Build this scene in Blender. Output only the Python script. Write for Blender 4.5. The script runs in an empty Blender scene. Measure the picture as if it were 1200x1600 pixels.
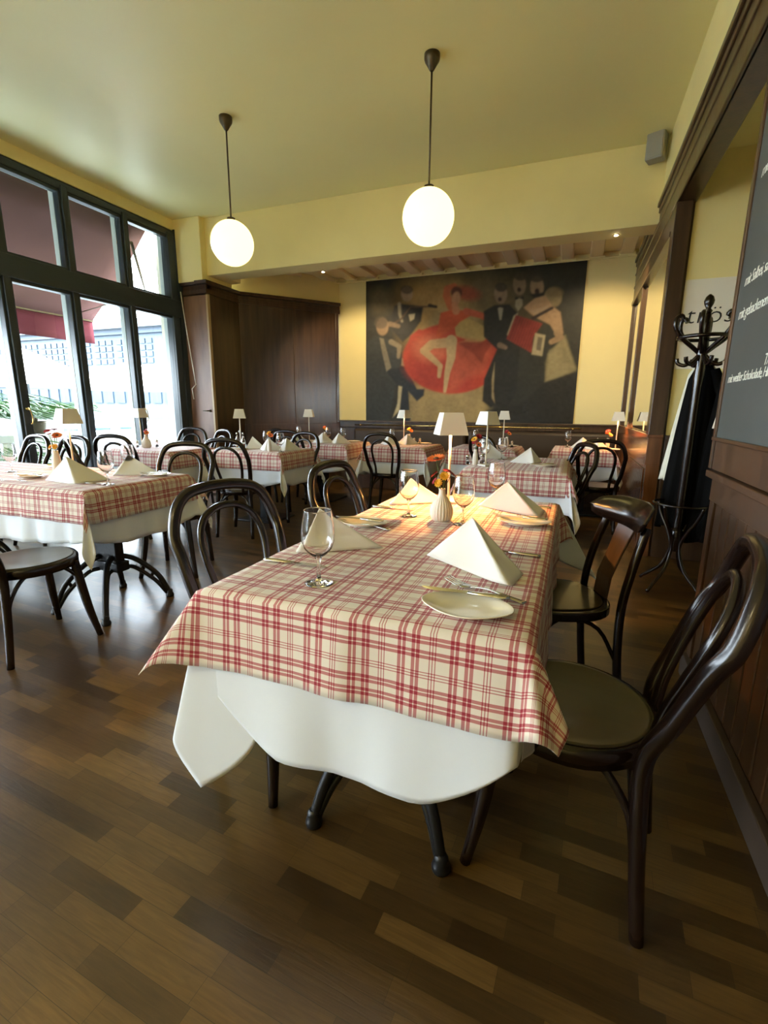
import bpy, math, random
import numpy as np
from mathutils import Vector, Matrix

PI = math.pi
SC = bpy.context.scene
COL = SC.collection
random.seed(7)
RNG = np.random.default_rng(7)

# ------------------------------------------------------------------ camera
CAM_H = 1.25
YAW, PITCH, ROLL, FPX = 0.371497, 0.213534, 0.0075466, 745.0
_f = Vector((-math.sin(YAW) * math.cos(PITCH), math.cos(YAW) * math.cos(PITCH), -math.sin(PITCH)))
_r0 = Vector((math.cos(YAW), math.sin(YAW), 0))
_u0 = _r0.cross(_f)
_r = _r0 * math.cos(ROLL) + _u0 * math.sin(ROLL)
_u = -_r0 * math.sin(ROLL) + _u0 * math.cos(ROLL)
cam_data = bpy.data.cameras.new('camera')
cam = bpy.data.objects.new('camera', cam_data)
COL.objects.link(cam)
cam_data.sensor_fit = 'HORIZONTAL'
cam_data.sensor_width = 36.0
cam_data.lens = 36.0 * FPX / 1200.0
cam_data.clip_start = 0.05
cam_data.clip_end = 400
cam.matrix_world = Matrix(((_r.x, _u.x, -_f.x, 0), (_r.y, _u.y, -_f.y, 0), (_r.z, _u.z, -_f.z, CAM_H), (0, 0, 0, 1)))
SC.camera = cam

# ------------------------------------------------------------------ view, world, sun
SC.view_settings.view_transform = 'Standard'
SC.view_settings.look = 'None'
SC.view_settings.gamma = 1.0
SC.view_settings.use_curve_mapping = False
SC.view_settings.exposure = 1.78
SC.cycles.max_bounces = 12
SC.cycles.diffuse_bounces = 6
SC.cycles.glossy_bounces = 5
SC.cycles.transmission_bounces = 10
SC.cycles.transparent_max_bounces = 16
SC.cycles.caustics_reflective = False
SC.cycles.caustics_refractive = False
SC.cycles.sample_clamp_indirect = 6.0
SC.cycles.use_denoising = True

world = bpy.data.worlds.new('sky')
SC.world = world
world.use_nodes = True
wn = world.node_tree
bg = wn.nodes['Background']
bg.inputs['Color'].default_value = (0.81, 0.885, 1.0, 1)
bg.inputs['Strength'].default_value = 9.0

def lamp(name, kind, loc, energy, color, size=0.1, rot=None):
    d = bpy.data.lights.new(name, kind)
    d.energy = energy
    d.color = color
    if kind in ('POINT', 'SPOT'):
        d.shadow_soft_size = size
    o = bpy.data.objects.new(name, d)
    COL.objects.link(o)
    o.location = loc
    if rot: o.rotation_euler = rot
    return o

sun = lamp('sun', 'SUN', (-20, 0, 30), 5.0, (1.0, 0.95, 0.88))
sun.data.angle = math.radians(3)
sun.rotation_euler = Vector((0.55, -0.35, 0.75)).to_track_quat('Z', 'Y').to_euler()

# light portals in the window openings (they only guide the sampling of the sky)
for py in (-1.6, 0.3, 2.2, 4.4):
    d = bpy.data.lights.new('window_portal', 'AREA')
    d.shape = 'RECTANGLE'; d.size = 3.4; d.size_y = 1.9 if py < 4 else 2.3
    d.cycles.is_portal = True
    o = bpy.data.objects.new('window_portal', d); COL.objects.link(o)
    o.matrix_world = Matrix.Translation((-5.32, py, 1.8)) @ Vector((-1, 0, 0)).to_track_quat('Z', 'X').to_matrix().to_4x4()

# ------------------------------------------------------------------ materials
MATS = {}
def nodes_of(m):
    return m.node_tree.nodes, m.node_tree.links
def mat(name, color, rough=0.5, metal=0.0, spec=0.5, coat=0.0, noise=0.0, nscale=8.0, bump=0.0, bscale=40.0,
        stretch=(1, 1, 1), emit=None, estr=0.0, trans=0.0, ior=1.45, sheen=0.0, sss=0.0, rvar=0.0):
    m = bpy.data.materials.new(name); m.use_nodes = True
    n, l = nodes_of(m)
    b = n['Principled BSDF']
    b.inputs['Base Color'].default_value = (*color, 1)
    b.inputs['Roughness'].default_value = rough
    b.inputs['Metallic'].default_value = metal
    b.inputs['Specular IOR Level'].default_value = spec
    b.inputs['Coat Weight'].default_value = coat
    b.inputs['Coat Roughness'].default_value = 0.12
    b.inputs['IOR'].default_value = ior
    b.inputs['Transmission Weight'].default_value = trans
    b.inputs['Sheen Weight'].default_value = sheen
    if sss: 
        b.inputs['Subsurface Weight'].default_value = sss
        b.inputs['Subsurface Radius'].default_value = (0.02, 0.02, 0.02)
    if emit:
        b.inputs['Emission Color'].default_value = (*emit, 1)
        b.inputs['Emission Strength'].default_value = estr
    if noise or bump or rvar:
        tc = n.new('ShaderNodeTexCoord'); mp = n.new('ShaderNodeMapping')
        mp.inputs['Scale'].default_value = stretch
        l.new(tc.outputs['Object'], mp.inputs['Vector'])
        if noise or rvar:
            t = n.new('ShaderNodeTexNoise'); t.inputs['Scale'].default_value = nscale; t.inputs['Detail'].default_value = 5
            l.new(mp.outputs['Vector'], t.inputs['Vector'])
        if noise:
            r = n.new('ShaderNodeValToRGB')
            r.color_ramp.elements[0].position = 0.3; r.color_ramp.elements[1].position = 0.7
            r.color_ramp.elements[0].color = (*[c * (1 - noise) for c in color], 1)
            r.color_ramp.elements[1].color = (*[min(1, c * (1 + noise)) for c in color], 1)
            l.new(t.outputs['Fac'], r.inputs['Fac']); l.new(r.outputs['Color'], b.inputs['Base Color'])
        if rvar:
            mr = n.new('ShaderNodeMapRange'); mr.inputs['To Min'].default_value = max(0, rough - rvar); mr.inputs['To Max'].default_value = rough + rvar
            l.new(t.outputs['Fac'], mr.inputs['Value']); l.new(mr.outputs['Result'], b.inputs['Roughness'])
        if bump:
            t2 = n.new('ShaderNodeTexNoise'); t2.inputs['Scale'].default_value = bscale; t2.inputs['Detail'].default_value = 4
            l.new(mp.outputs['Vector'], t2.inputs['Vector'])
            bp = n.new('ShaderNodeBump'); bp.inputs['Strength'].default_value = bump; bp.inputs['Distance'].default_value = 0.01
            l.new(t2.outputs['Fac'], bp.inputs['Height']); l.new(bp.outputs['Normal'], b.inputs['Normal'])
    MATS[name] = m
    return m

wall_paint = mat('wall_paint', (0.83, 0.73, 0.36), 0.55, noise=0.05, nscale=1.3, bump=0.08, bscale=60)
ceil_paint = mat('ceiling_paint', (0.81, 0.77, 0.42), 0.45, noise=0.03, nscale=0.8, bump=0.03, bscale=30)
soffit_paint = mat('soffit_paint', (0.80, 0.70, 0.50), 0.6, noise=0.04, nscale=2)
dark_wood = mat('dark_wood_panel', (0.058, 0.032, 0.018), 0.34, coat=0.15, noise=0.35, nscale=3, stretch=(6, 6, 0.5), bump=0.05, bscale=14, rvar=0.08)
red_wood = mat('reddish_wood', (0.060, 0.029, 0.014), 0.36, coat=0.1, noise=0.3, nscale=3, stretch=(5, 5, 0.5), rvar=0.1)
door_wood = mat('door_wood', (0.24, 0.14, 0.10), 0.4, noise=0.3, nscale=3, stretch=(3, 3, 0.6), rvar=0.1)
black_wood = mat('bentwood_dark_stain', (0.008, 0.004, 0.003), 0.22, coat=0.15, noise=0.3, nscale=6, rvar=0.06)
seat_wood = mat('olive_plywood_seat', (0.050, 0.040, 0.018), 0.30, coat=0.3, noise=0.15, nscale=5, stretch=(6, 1, 1), rvar=0.06)
frame_paint = mat('window_frame_paint', (0.028, 0.040, 0.046), 0.38, noise=0.1, nscale=4)
iron = mat('black_cast_iron', (0.010, 0.011, 0.012), 0.34, metal=0.3, bump=0.15, bscale=50)
steel = mat('brushed_steel', (0.55, 0.54, 0.50), 0.22, metal=1.0, noise=0.06, nscale=30)
brass = mat('brass', (0.62, 0.44, 0.16), 0.25, metal=1.0)
bronze = mat('dark_bronze', (0.09, 0.07, 0.045), 0.4, metal=0.8)
white_cloth = mat('white_damask', (0.68, 0.735, 0.80), 0.75, sheen=0.2, bump=0.03, bscale=120)
napkin_mat = mat('napkin_linen', (0.76, 0.77, 0.76), 0.8, sheen=0.25, bump=0.05, bscale=200, sss=0.35)
china = mat('white_china', (0.80, 0.77, 0.66), 0.12, coat=0.5)
vase_mat = mat('matte_white_ceramic', (0.78, 0.74, 0.66), 0.5)
lamp_white = mat('lamp_white_metal', (0.72, 0.71, 0.66), 0.42)
lamp_pole_mat = mat('lamp_pole_white', (0.80, 0.72, 0.55), 0.4)
lamp_led = mat('warm_led_diffuser', (1, 0.8, 0.5), 0.5, emit=(1.0, 0.58, 0.20), estr=30.0)
globe_mat = mat('opal_glass', (0.40, 0.35, 0.22), 0.2, emit=(1.0, 0.80, 0.26), estr=1.0)
glass_mat = mat('clear_glass', (1, 1, 1), 0.0, trans=1.0, ior=1.45)
oil_mat = mat('oil', (0.85, 0.42, 0.05), 0.1, trans=0.6)
pepper_mat = mat('pepper', (0.04, 0.035, 0.03), 0.6, noise=0.5, nscale=200)
salt_mat = mat('salt', (0.8, 0.8, 0.8), 0.6)
speaker_mat = mat('speaker_grey', (0.30, 0.30, 0.27), 0.6, bump=0.2, bscale=300)
black_coat = mat('black_wool', (0.004, 0.004, 0.004), 0.95, spec=.1, bump=0.2, bscale=90)
pale_cloth = mat('pale_cotton', (0.62, 0.60, 0.50), 0.85, bump=0.1, bscale=80)
poster_mat = mat('poster_paper', (0.80, 0.76, 0.68), 0.6, noise=0.03, nscale=3)
ink_mat = mat('black_ink', (0.01, 0.01, 0.01), 0.6)
chalk_mat = mat('white_chalk', (0.75, 0.78, 0.70), 0.95)
stem_green = mat('stem_green', (0.10, 0.16, 0.05), 0.6)
petal_orange = mat('petal_orange', (0.85, 0.20, 0.05), 0.6, sss=0.05)
petal_yellow = mat('petal_yellow', (0.80, 0.42, 0.03), 0.6)
petal_red = mat('petal_dark_red', (0.40, 0.03, 0.05), 0.6)
petal_brown = mat('flower_heart', (0.10, 0.05, 0.02), 0.8)
leaf_mat = mat('leaf_green', (0.07, 0.17, 0.035), 0.45, noise=0.3, nscale=5)
awning_red = mat('awning_canvas', (0.125, 0.060, 0.056), 0.9, spec=.1, noise=0.12, nscale=1.5)
valance_red = mat('awning_valance_canvas', (0.115, 0.028, 0.036), 0.9, spec=.1, noise=0.1, nscale=1.5)
parasol_mat = mat('parasol_canvas', (0.88, 0.87, 0.82), 0.8)
out_wall = mat('terrace_wall_white', (0.78, 0.79, 0.78), 0.7, noise=0.05)
out_ground = mat('terrace_paving', (0.20, 0.22, 0.225), 0.8, noise=0.1, nscale=2)
out_reveal = mat('outer_render', (0.70, 0.66, 0.52), 0.7)
fac_mat = mat('facade_pale_blue', (0.050, 0.068, 0.085), 0.6)
fac_dark = mat('facade_blue_band', (0.022, 0.036, 0.055), 0.5)
fac_glass = mat('facade_window', (0.020, 0.036, 0.058), 0.5, noise=0.2, nscale=0.6)
fac_white = mat('facade_white', (0.085, 0.092, 0.10), 0.6)
blue_paint = mat('blue_furniture', (0.02, 0.045, 0.09), 0.5)
leather = mat('bench_brown_leather', (0.050, 0.034, 0.022), 0.45, bump=0.1, bscale=60)
baseb = mat('grey_brown_baseboard', (0.055, 0.038, 0.028), 0.6, noise=0.15, nscale=5)

# mirror
mirror_mat = mat('mirror_silver', (0.86, 0.86, 0.80), 0.02, metal=1.0)
# window glass: thin architectural glass
def window_glass():
    m = bpy.data.materials.new('window_glass'); m.use_nodes = True
    n, l = nodes_of(m); n.clear()
    o = n.new('ShaderNodeOutputMaterial'); mx = n.new('ShaderNodeMixShader'); t = n.new('ShaderNodeBsdfTransparent')
    g = n.new('ShaderNodeBsdfGlossy'); g.inputs['Roughness'].default_value = 0.0
    t.inputs['Color'].default_value = (0.955, 0.985, 0.98, 1)
    fr = n.new('ShaderNodeFresnel'); fr.inputs['IOR'].default_value = 1.45
    ge = n.new('ShaderNodeNewGeometry'); iv = n.new('ShaderNodeMath'); iv.operation = 'SUBTRACT'; iv.inputs[0].default_value = 1.0
    ml = n.new('ShaderNodeMath'); ml.operation = 'MULTIPLY'
    l.new(ge.outputs['Backfacing'], iv.inputs[1]); l.new(iv.outputs[0], ml.inputs[0]); l.new(fr.outputs['Fac'], ml.inputs[1])
    l.new(ml.outputs[0], mx.inputs['Fac']); l.new(t.outputs[0], mx.inputs[1]); l.new(g.outputs[0], mx.inputs[2])
    l.new(mx.outputs[0], o.inputs['Surface'])
    return m
win_glass = window_glass()

def floor_material():
    m = bpy.data.materials.new('oak_strip_parquet'); m.use_nodes = True
    n, l = nodes_of(m); b = n['Principled BSDF']
    tc = n.new('ShaderNodeTexCoord'); mp = n.new('ShaderNodeMapping')
    mp.inputs['Rotation'].default_value = (0, 0, math.radians(3.3))
    l.new(tc.outputs['Object'], mp.inputs['Vector'])
    def brick(off, w, c1, c2):
        br = n.new('ShaderNodeTexBrick')
        br.inputs['Scale'].default_value = 1.0
        br.inputs['Brick Width'].default_value = w
        br.inputs['Row Height'].default_value = 0.059
        br.inputs['Mortar Size'].default_value = 0.0006
        br.inputs['Mortar Smooth'].default_value = 0.6
        br.inputs['Bias'].default_value = 0.0
        br.inputs['Color1'].default_value = (*c1, 1); br.inputs['Color2'].default_value = (*c2, 1)
        br.inputs['Mortar'].default_value = (0.018, 0.010, 0.004, 1)
        br.offset = off; br.offset_frequency = 2
        br.squash = 0.8; br.squash_frequency = 3
        l.new(mp.outputs['Vector'], br.inputs['Vector'])
        return br
    br = brick(0.37, 0.29, (0.034, 0.018, 0.005), (0.125, 0.070, 0.019))
    # grain, stretched along the strips
    mp2 = n.new('ShaderNodeMapping'); mp2.inputs['Scale'].default_value = (3, 38, 1)
    l.new(mp.outputs['Vector'], mp2.inputs['Vector'])
    g = n.new('ShaderNodeTexNoise'); g.inputs['Scale'].default_value = 3.0; g.inputs['Detail'].default_value = 6; g.inputs['Distortion'].default_value = 0.8
    l.new(mp2.outputs['Vector'], g.inputs['Vector'])
    gr = n.new('ShaderNodeMapRange'); gr.inputs['From Min'].default_value = 0.3; gr.inputs['From Max'].default_value = 0.7
    gr.inputs['To Min'].default_value = 0.78; gr.inputs['To Max'].default_value = 1.2
    l.new(g.outputs['Fac'], gr.inputs['Value'])
    big = n.new('ShaderNodeTexNoise'); big.inputs['Scale'].default_value = 1.7; big.inputs['Detail'].default_value = 3
    l.new(mp.outputs['Vector'], big.inputs['Vector'])
    bgm = n.new('ShaderNodeMapRange'); bgm.inputs['From Min'].default_value = 0.3; bgm.inputs['From Max'].default_value = 0.7
    bgm.inputs['To Min'].default_value = 0.68; bgm.inputs['To Max'].default_value = 1.25
    l.new(big.outputs['Fac'], bgm.inputs['Value'])
    mu = n.new('ShaderNodeMath'); mu.operation = 'MULTIPLY'
    l.new(gr.outputs[0], mu.inputs[0]); l.new(bgm.outputs[0], mu.inputs[1])
    vm = n.new('ShaderNodeVectorMath'); vm.operation = 'SCALE'
    l.new(br.outputs['Color'], vm.inputs[0]); l.new(mu.outputs[0], vm.inputs['Scale'])
    l.new(vm.outputs[0], b.inputs['Base Color'])
    rr = n.new('ShaderNodeMapRange'); rr.inputs['To Min'].default_value = 0.27; rr.inputs['To Max'].default_value = 0.30
    l.new(big.outputs['Fac'], rr.inputs['Value']); l.new(rr.outputs[0], b.inputs['Roughness'])
    bp = n.new('ShaderNodeBump'); bp.inputs['Strength'].default_value = 0.25; bp.inputs['Distance'].default_value = 0.002
    l.new(g.outputs['Fac'], bp.inputs['Height']); l.new(bp.outputs['Normal'], b.inputs['Normal'])
    b.inputs['Specular IOR Level'].default_value = 0.65
    return m
floor_mat = floor_material()

def plaid_material():
    m = bpy.data.materials.new('red_cream_check'); m.use_nodes = True
    n, l = nodes_of(m); b = n['Principled BSDF']
    uv = n.new('ShaderNodeUVMap'); uv.uv_map = 'UVMap'
    sp = n.new('ShaderNodeSeparateXYZ'); l.new(uv.outputs['UV'], sp.inputs[0])
    period = 0.118
    bands = [(0.0, .066), (.090, .156), (.272, .338), (.362, .428), (.61, .632), (.665, .687), (.72, .742)]
    outs = []
    for ax in (0, 1):
        d = n.new('ShaderNodeMath'); d.operation = 'DIVIDE'; d.inputs[1].default_value = period
        l.new(sp.outputs[ax], d.inputs[0])
        fr = n.new('ShaderNodeMath'); fr.operation = 'FRACT'; l.new(d.outputs[0], fr.inputs[0])
        cr = n.new('ShaderNodeValToRGB'); cr.color_ramp.interpolation = 'CONSTANT'
        e = cr.color_ramp.elements
        pts = []
        for a, c in bands:
            pts += [(a, 1.0), (c, 0.0)]
        e[0].position = 0.0; e[0].color = (1, 1, 1, 1)
        e[1].position = pts[1][0]; e[1].color = (0, 0, 0, 1)
        for p, v in pts[2:]:
            x = e.new(p); x.color = (v, v, v, 1)
        l.new(fr.outputs[0], cr.inputs['Fac'])
        outs.append(cr.outputs['Color'])
    ad = n.new('ShaderNodeMath'); ad.operation = 'ADD'
    l.new(outs[0], ad.inputs[0]); l.new(outs[1], ad.inputs[1])
    hv = n.new('ShaderNodeMath'); hv.operation = 'MULTIPLY'; hv.inputs[1].default_value = 0.5
    l.new(ad.outputs[0], hv.inputs[0])
    col = n.new('ShaderNodeValToRGB')
    ce = col.color_ramp.elements
    ce[0].position = 0; ce[0].color = (0.69, 0.635, 0.55, 1)
    ce[1].position = 1; ce[1].color = (0.28, 0.012, 0.028, 1)
    mid = ce.new(0.5); mid.color = (0.44, 0.165, 0.16, 1)
    l.new(hv.outputs[0], col.inputs['Fac']); l.new(col.outputs['Color'], b.inputs['Base Color'])
    b.inputs['Roughness'].default_value = 0.85
    b.inputs['Sheen Weight'].default_value = 0.2
    w = n.new('ShaderNodeTexNoise'); w.inputs['Scale'].default_value = 14; w.inputs['Detail'].default_value = 3
    l.new(uv.outputs['UV'], w.inputs['Vector'])
    bp = n.new('ShaderNodeBump'); bp.inputs['Strength'].default_value = 0.25; bp.inputs['Distance'].default_value = 0.01
    l.new(w.outputs['Fac'], bp.inputs['Height']); l.new(bp.outputs['Normal'], b.inputs['Normal'])
    return m
plaid = plaid_material()

def board_material():
    m = bpy.data.materials.new('slate_chalkboard'); m.use_nodes = True
    n, l = nodes_of(m); b = n['Principled BSDF']
    tc = n.new('ShaderNodeTexCoord')
    t = n.new('ShaderNodeTexNoise'); t.inputs['Scale'].default_value = 2.5; t.inputs['Detail'].default_value = 6
    l.new(tc.outputs['Object'], t.inputs['Vector'])
    r = n.new('ShaderNodeValToRGB')
    r.color_ramp.elements[0].color = (0.040, 0.048, 0.045, 1); r.color_ramp.elements[1].color = (0.075, 0.088, 0.084, 1)
    l.new(t.outputs['Fac'], r.inputs['Fac']); l.new(r.outputs['Color'], b.inputs['Base Color'])
    b.inputs['Roughness'].default_value = 0.55
    return m
board_mat = board_material()

def vcol_material():
    m = bpy.data.materials.new('painted_canvas'); m.use_nodes = True
    n, l = nodes_of(m); b = n['Principled BSDF']
    a = n.new('ShaderNodeVertexColor'); a.layer_name = 'paint'
    l.new(a.outputs['Color'], b.inputs['Base Color'])
    b.inputs['Roughness'].default_value = 0.5; b.inputs['Specular IOR Level'].default_value = 0.3
    tc = n.new('ShaderNodeTexCoord'); t = n.new('ShaderNodeTexNoise'); t.inputs['Scale'].default_value = 5; t.inputs['Detail'].default_value = 8
    l.new(tc.outputs['Object'], t.inputs['Vector'])
    bp = n.new('ShaderNodeBump'); bp.inputs['Strength'].default_value = 0.25; bp.inputs['Distance'].default_value = 0.01
    l.new(t.outputs['Fac'], bp.inputs['Height']); l.new(bp.outputs['Normal'], b.inputs['Normal'])
    return m
paint_mat = vcol_material()

# ------------------------------------------------------------------ mesh helpers
class MB:
    """collects shapes that become ONE mesh object"""
    def __init__(s):
        s.v = []; s.f = []; s.sm = []
    def add(s, vs, fs, smooth=False):
        k = len(s.v)
        s.v += [tuple(map(float, p)) for p in vs]
        s.f += [tuple(i + k for i in f) for f in fs]
        s.sm += [smooth] * len(fs)
        return s
    def box(s, x0, x1, y0, y1, z0, z1):
        v = [(x, y, z) for x in (x0, x1) for y in (y0, y1) for z in (z0, z1)]
        f = [(0, 1, 3, 2), (4, 6, 7, 5), (0, 4, 5, 1), (2, 3, 7, 6), (0, 2, 6, 4), (1, 5, 7, 3)]
        return s.add(v, f)
    def obox(s, c, half, M3):
        """oriented box"""
        c = Vector(c); vs = []
        for x in (-1, 1):
            for y in (-1, 1):
                for z in (-1, 1):
                    vs.append(c + M3 @ Vector((x * half[0], y * half[1], z * half[2])))
        f = [(0, 1, 3, 2), (4, 6, 7, 5), (0, 4, 5, 1), (2, 3, 7, 6), (0, 2, 6, 4), (1, 5, 7, 3)]
        return s.add(vs, f)
    def bar(s, a, b, w, h, up=(0, 0, 1)):
        a = Vector(a); b = Vector(b); d = (b - a); L = d.length; d.normalize()
        upv = Vector(up); side = d.cross(upv)
        if side.length < 1e-5: side = d.cross(Vector((1, 0, 0)))
        side.normalize(); u2 = side.cross(d)
        M3 = Matrix((d, side, u2)).transposed()
        return s.obox((a + b) / 2, (L / 2, w / 2, h / 2), M3)
    def tube(s, pts, rad, seg=10, closed=False, caps=True, flat=1.0):
        P = [Vector(p) for p in pts]; n = len(P)
        R = rad if hasattr(rad, '__len__') else [rad] * n
        T = []
        for i in range(n):
            if closed: t = P[(i + 1) % n] - P[i - 1]
            else: t = P[min(i + 1, n - 1)] - P[max(i - 1, 0)]
            T.append(t.normalized())
        nrm = T[0].orthogonal().normalized(); vs = []; fs = []
        for i in range(n):
            if i: 
                q = T[i - 1].rotation_difference(T[i]); nrm = q @ nrm
                nrm = (nrm - T[i] * nrm.dot(T[i])).normalized()
            bn = T[i].cross(nrm)
            for k in range(seg):
                a = 2 * PI * k / seg
                vs.append(P[i] + (nrm * math.cos(a) + bn * math.sin(a) * flat) * R[i])
        for i in range(n if closed else n - 1):
            j = (i + 1) % n
            for k in range(seg):
                k2 = (k + 1) % seg
                fs.append((i * seg + k, i * seg + k2, j * seg + k2, j * seg + k))
        s.add(vs, fs, True)
        if caps and not closed:
            k0 = len(s.v) - len(vs)
            s.f += [tuple(k0 + seg - 1 - k for k in range(seg)), tuple(k0 + (n - 1) * seg + k for k in range(seg))]
            s.sm += [False, False]
        return s
    def lathe(s, prof, seg=24, c=(0, 0, 0), fn=None, sx=1.0, sy=1.0):
        vs = []; fs = []; n = len(prof)
        for (r, z) in prof:
            for k in range(seg):
                a = 2 * PI * k / seg
                rr = r if fn is None else fn(r, z, a)
                vs.append((c[0] + rr * math.cos(a) * sx, c[1] + rr * math.sin(a) * sy, c[2] + z))
        for i in range(n - 1):
            for k in range(seg):
                k2 = (k + 1) % seg
                fs.append((i * seg + k, i * seg + k2, (i + 1) * seg + k2, (i + 1) * seg + k))
        s.add(vs, fs, True)
        k0 = len(s.v) - len(vs)
        if prof[0][0] > 1e-4: s.f.append(tuple(k0 + seg - 1 - k for k in range(seg))); s.sm.append(False)
        if prof[-1][0] > 1e-4: s.f.append(tuple(k0 + (n - 1) * seg + k for k in range(seg))); s.sm.append(False)
        return s
    def prism(s, poly, z0, z1):
        n = len(poly); vs = [(x, y, z0) for x, y in poly] + [(x, y, z1) for x, y in poly]
        fs = [tuple(range(n - 1, -1, -1)), tuple(range(n, 2 * n))] + [(i, (i + 1) % n, n + (i + 1) % n, n + i) for i in range(n)]
        return s.add(vs, fs)
    def xform(s, M):
        s.v = [tuple(M @ Vector(p)) for p in s.v]; return s
    def mesh(s, name):
        me = bpy.data.meshes.new(name); me.from_pydata(s.v, [], s.f)
        me.polygons.foreach_set('use_smooth', s.sm); me.update()
        return me
    def build(s, name, m, parent=None, bevel=0.0, loc=None, solid=0.0, sub=0):
        o = bpy.data.objects.new(name, s.mesh(name)); COL.objects.link(o)
        o.data.materials.append(m)
        if parent: o.parent = parent
        if loc: o.location = loc
        if solid:
            md = o.modifiers.new('solid', 'SOLIDIFY'); md.thickness = solid; md.offset = 0
        if sub:
            md = o.modifiers.new('sub', 'SUBSURF'); md.levels = sub; md.render_levels = sub
        if bevel:
            md = o.modifiers.new('bevel', 'BEVEL'); md.width = bevel; md.segments = 2; md.limit_method = 'ANGLE'; md.angle_limit = math.radians(40)
        return o

def tag(o, label=None, cat=None, group=None, kind=None):
    if label: o['label'] = label
    if cat: o['category'] = cat
    if group: o['group'] = group
    if kind: o['kind'] = kind
    return o
def thing(name, loc, rz=0.0, label=None, cat=None, group=None, kind=None):
    o = bpy.data.objects.new(name, None); COL.objects.link(o)
    o.empty_display_size = 0.1
    o.location = loc; o.rotation_euler = (0, 0, rz)
    return tag(o, label, cat, group, kind)
def struct(o): o['kind'] = 'structure'; return o
def kids(o): return [c for c in COL.objects if c.parent == o]
def dup(src, loc, rz, label, group=None, parent=None):
    c = src.copy(); COL.objects.link(c)
    c.location = loc; c.rotation_euler = (0, 0, rz)
    c['label'] = label
    if group: c['group'] = group
    for k in kids(src):
        d = k.copy(); COL.objects.link(d); d.parent = c
        for k2 in kids(k):
            e = k2.copy(); COL.objects.link(e); e.parent = d
    return c
def cat_curve(pts, n=8, closed=False):
    """catmull-rom"""
    P = [np.array(p, float) for p in pts]; out = []
    m = len(P)
    rng = range(m) if closed else range(m - 1)
    for i in rng:
        p0 = P[(i - 1) % m] if closed or i > 0 else 2 * P[0] - P[1]
        p1 = P[i]; p2 = P[(i + 1) % m]
        p3 = P[(i + 2) % m] if closed or i + 2 < m else 2 * P[-1] - P[-2]
        for k in range(n):
            t = k / n
            out.append(0.5 * ((2 * p1) + (-p0 + p2) * t + (2 * p0 - 5 * p1 + 4 * p2 - p3) * t * t + (-p0 + 3 * p1 - 3 * p2 + p3) * t ** 3))
    if not closed: out.append(P[-1])
    return [tuple(p) for p in out]

# ------------------------------------------------------------------ ROOM SHELL
XL, XR, YB, YW, ZC = -5.2, 0.60, -4.0, 7.5, 3.68
YBEAM = 5.6
struct(MB().box(-5.6, 2.4, YB - .2, YW + .2, -0.12, 0).build('floor', floor_mat))
struct(MB().box(-5.6, 2.4, YB - .2, YBEAM + .25, ZC, ZC + .15).build('ceiling', ceil_paint))
# back wall (behind the mural) and rear of the room behind the camera
struct(MB().box(-5.6, 2.4, YW, YW + .2, 0, ZC + .15).build('wall_back', wall_paint))
struct(MB().box(-5.6, 2.4, YB - .2, YB, 0, ZC + .15).build('wall_front', wall_paint))
# beam across the room, with the pillar on the left
struct(MB().box(-4.62, XR + .1, YBEAM, YBEAM + .30, 2.98, ZC).build('trim_1', wall_paint, bevel=.006))
struct(MB().box(-5.3, -4.76, 5.50, 6.1, 2.9, ZC).box(-4.76, -4.60, 5.60, 6.1, 2.98, ZC).build('wall_pillar', wall_paint, bevel=.006))
# rear ceiling with ribs and small coving
struct(MB().box(-5.3, 2.4, YBEAM + .3, YW, 3.30, 3.45).build('ceiling_rear', soffit_paint))
rib = MB()
x = -4.3
while x < 0.55:
    rib.box(x, x + .16, YBEAM + .3, YW, 3.245, 3.30); x += .36
struct(rib.build('ceiling_ribs', soffit_paint, bevel=.012))
cove = MB()
x = -3.95
while x < XR:
    cove.box(x, min(x + .20, XR), YW - .05, YW, 3.225, 3.262)
    x += .36
cove.box(-3.95, XR, YW - .03, YW, 3.215, 3.24)
struct(cove.build('trim_coving', wall_paint, bevel=.008))

# right wall: upper plaster, timber beam, pier with wainscot, opening to a recess, mirror partition
struct(MB().box(XR, XR + .15, YB, YW, 3.13, ZC).build('wall_right', wall_paint))
bm_ = MB()
bm_.box(XR - .005, XR + .13, YB, YW - .04, 2.80, 3.08)
bm_.box(XR - .018, XR + .02, YB, YW - .04, 3.07, 3.12)
bm_.box(XR - .034, XR + .02, YB, YW - .04, 3.12, 3.165)
bm_.box(XR - .014, XR + .02, YB, YW - .04, 2.96, 2.985)
bm_.box(XR - .014, XR + .02, YB, YW - .04, 2.80, 2.83)
struct(bm_.build('trim_beam_right', dark_wood, bevel=.008))
# near pier
PE = 2.50
struct(MB().box(XR + .03, XR + .15, YB, PE - .03, 0, 2.80).build('wall_right_pier', wall_paint))
wn_ = MB()
wn_.box(XR + .012, XR + .03, YB, PE, 0, .985)
y = YB + .01
while y < PE - .1:
    wn_.box(XR + .002, XR + .012, y, min(y + .088, PE - .06), .12, .86)
    y += .1
wn_.box(XR, XR + .03, PE - .06, PE, 0, .985)
wn_.box(XR - .004, XR + .02, YB, PE, .86, .97)
wn_.box(XR - .03, XR + .15, YB, PE + .01, .965, .995)
wn_.box(XR + .03, XR + .15, PE - .03, PE, 0, .97)
struct(wn_.build('wall_right_wainscot', red_wood, bevel=.004))
struct(MB().box(XR - .022, XR + .01, YB, PE, 0, .11).build('baseboard_right', baseb, bevel=.005))
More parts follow.
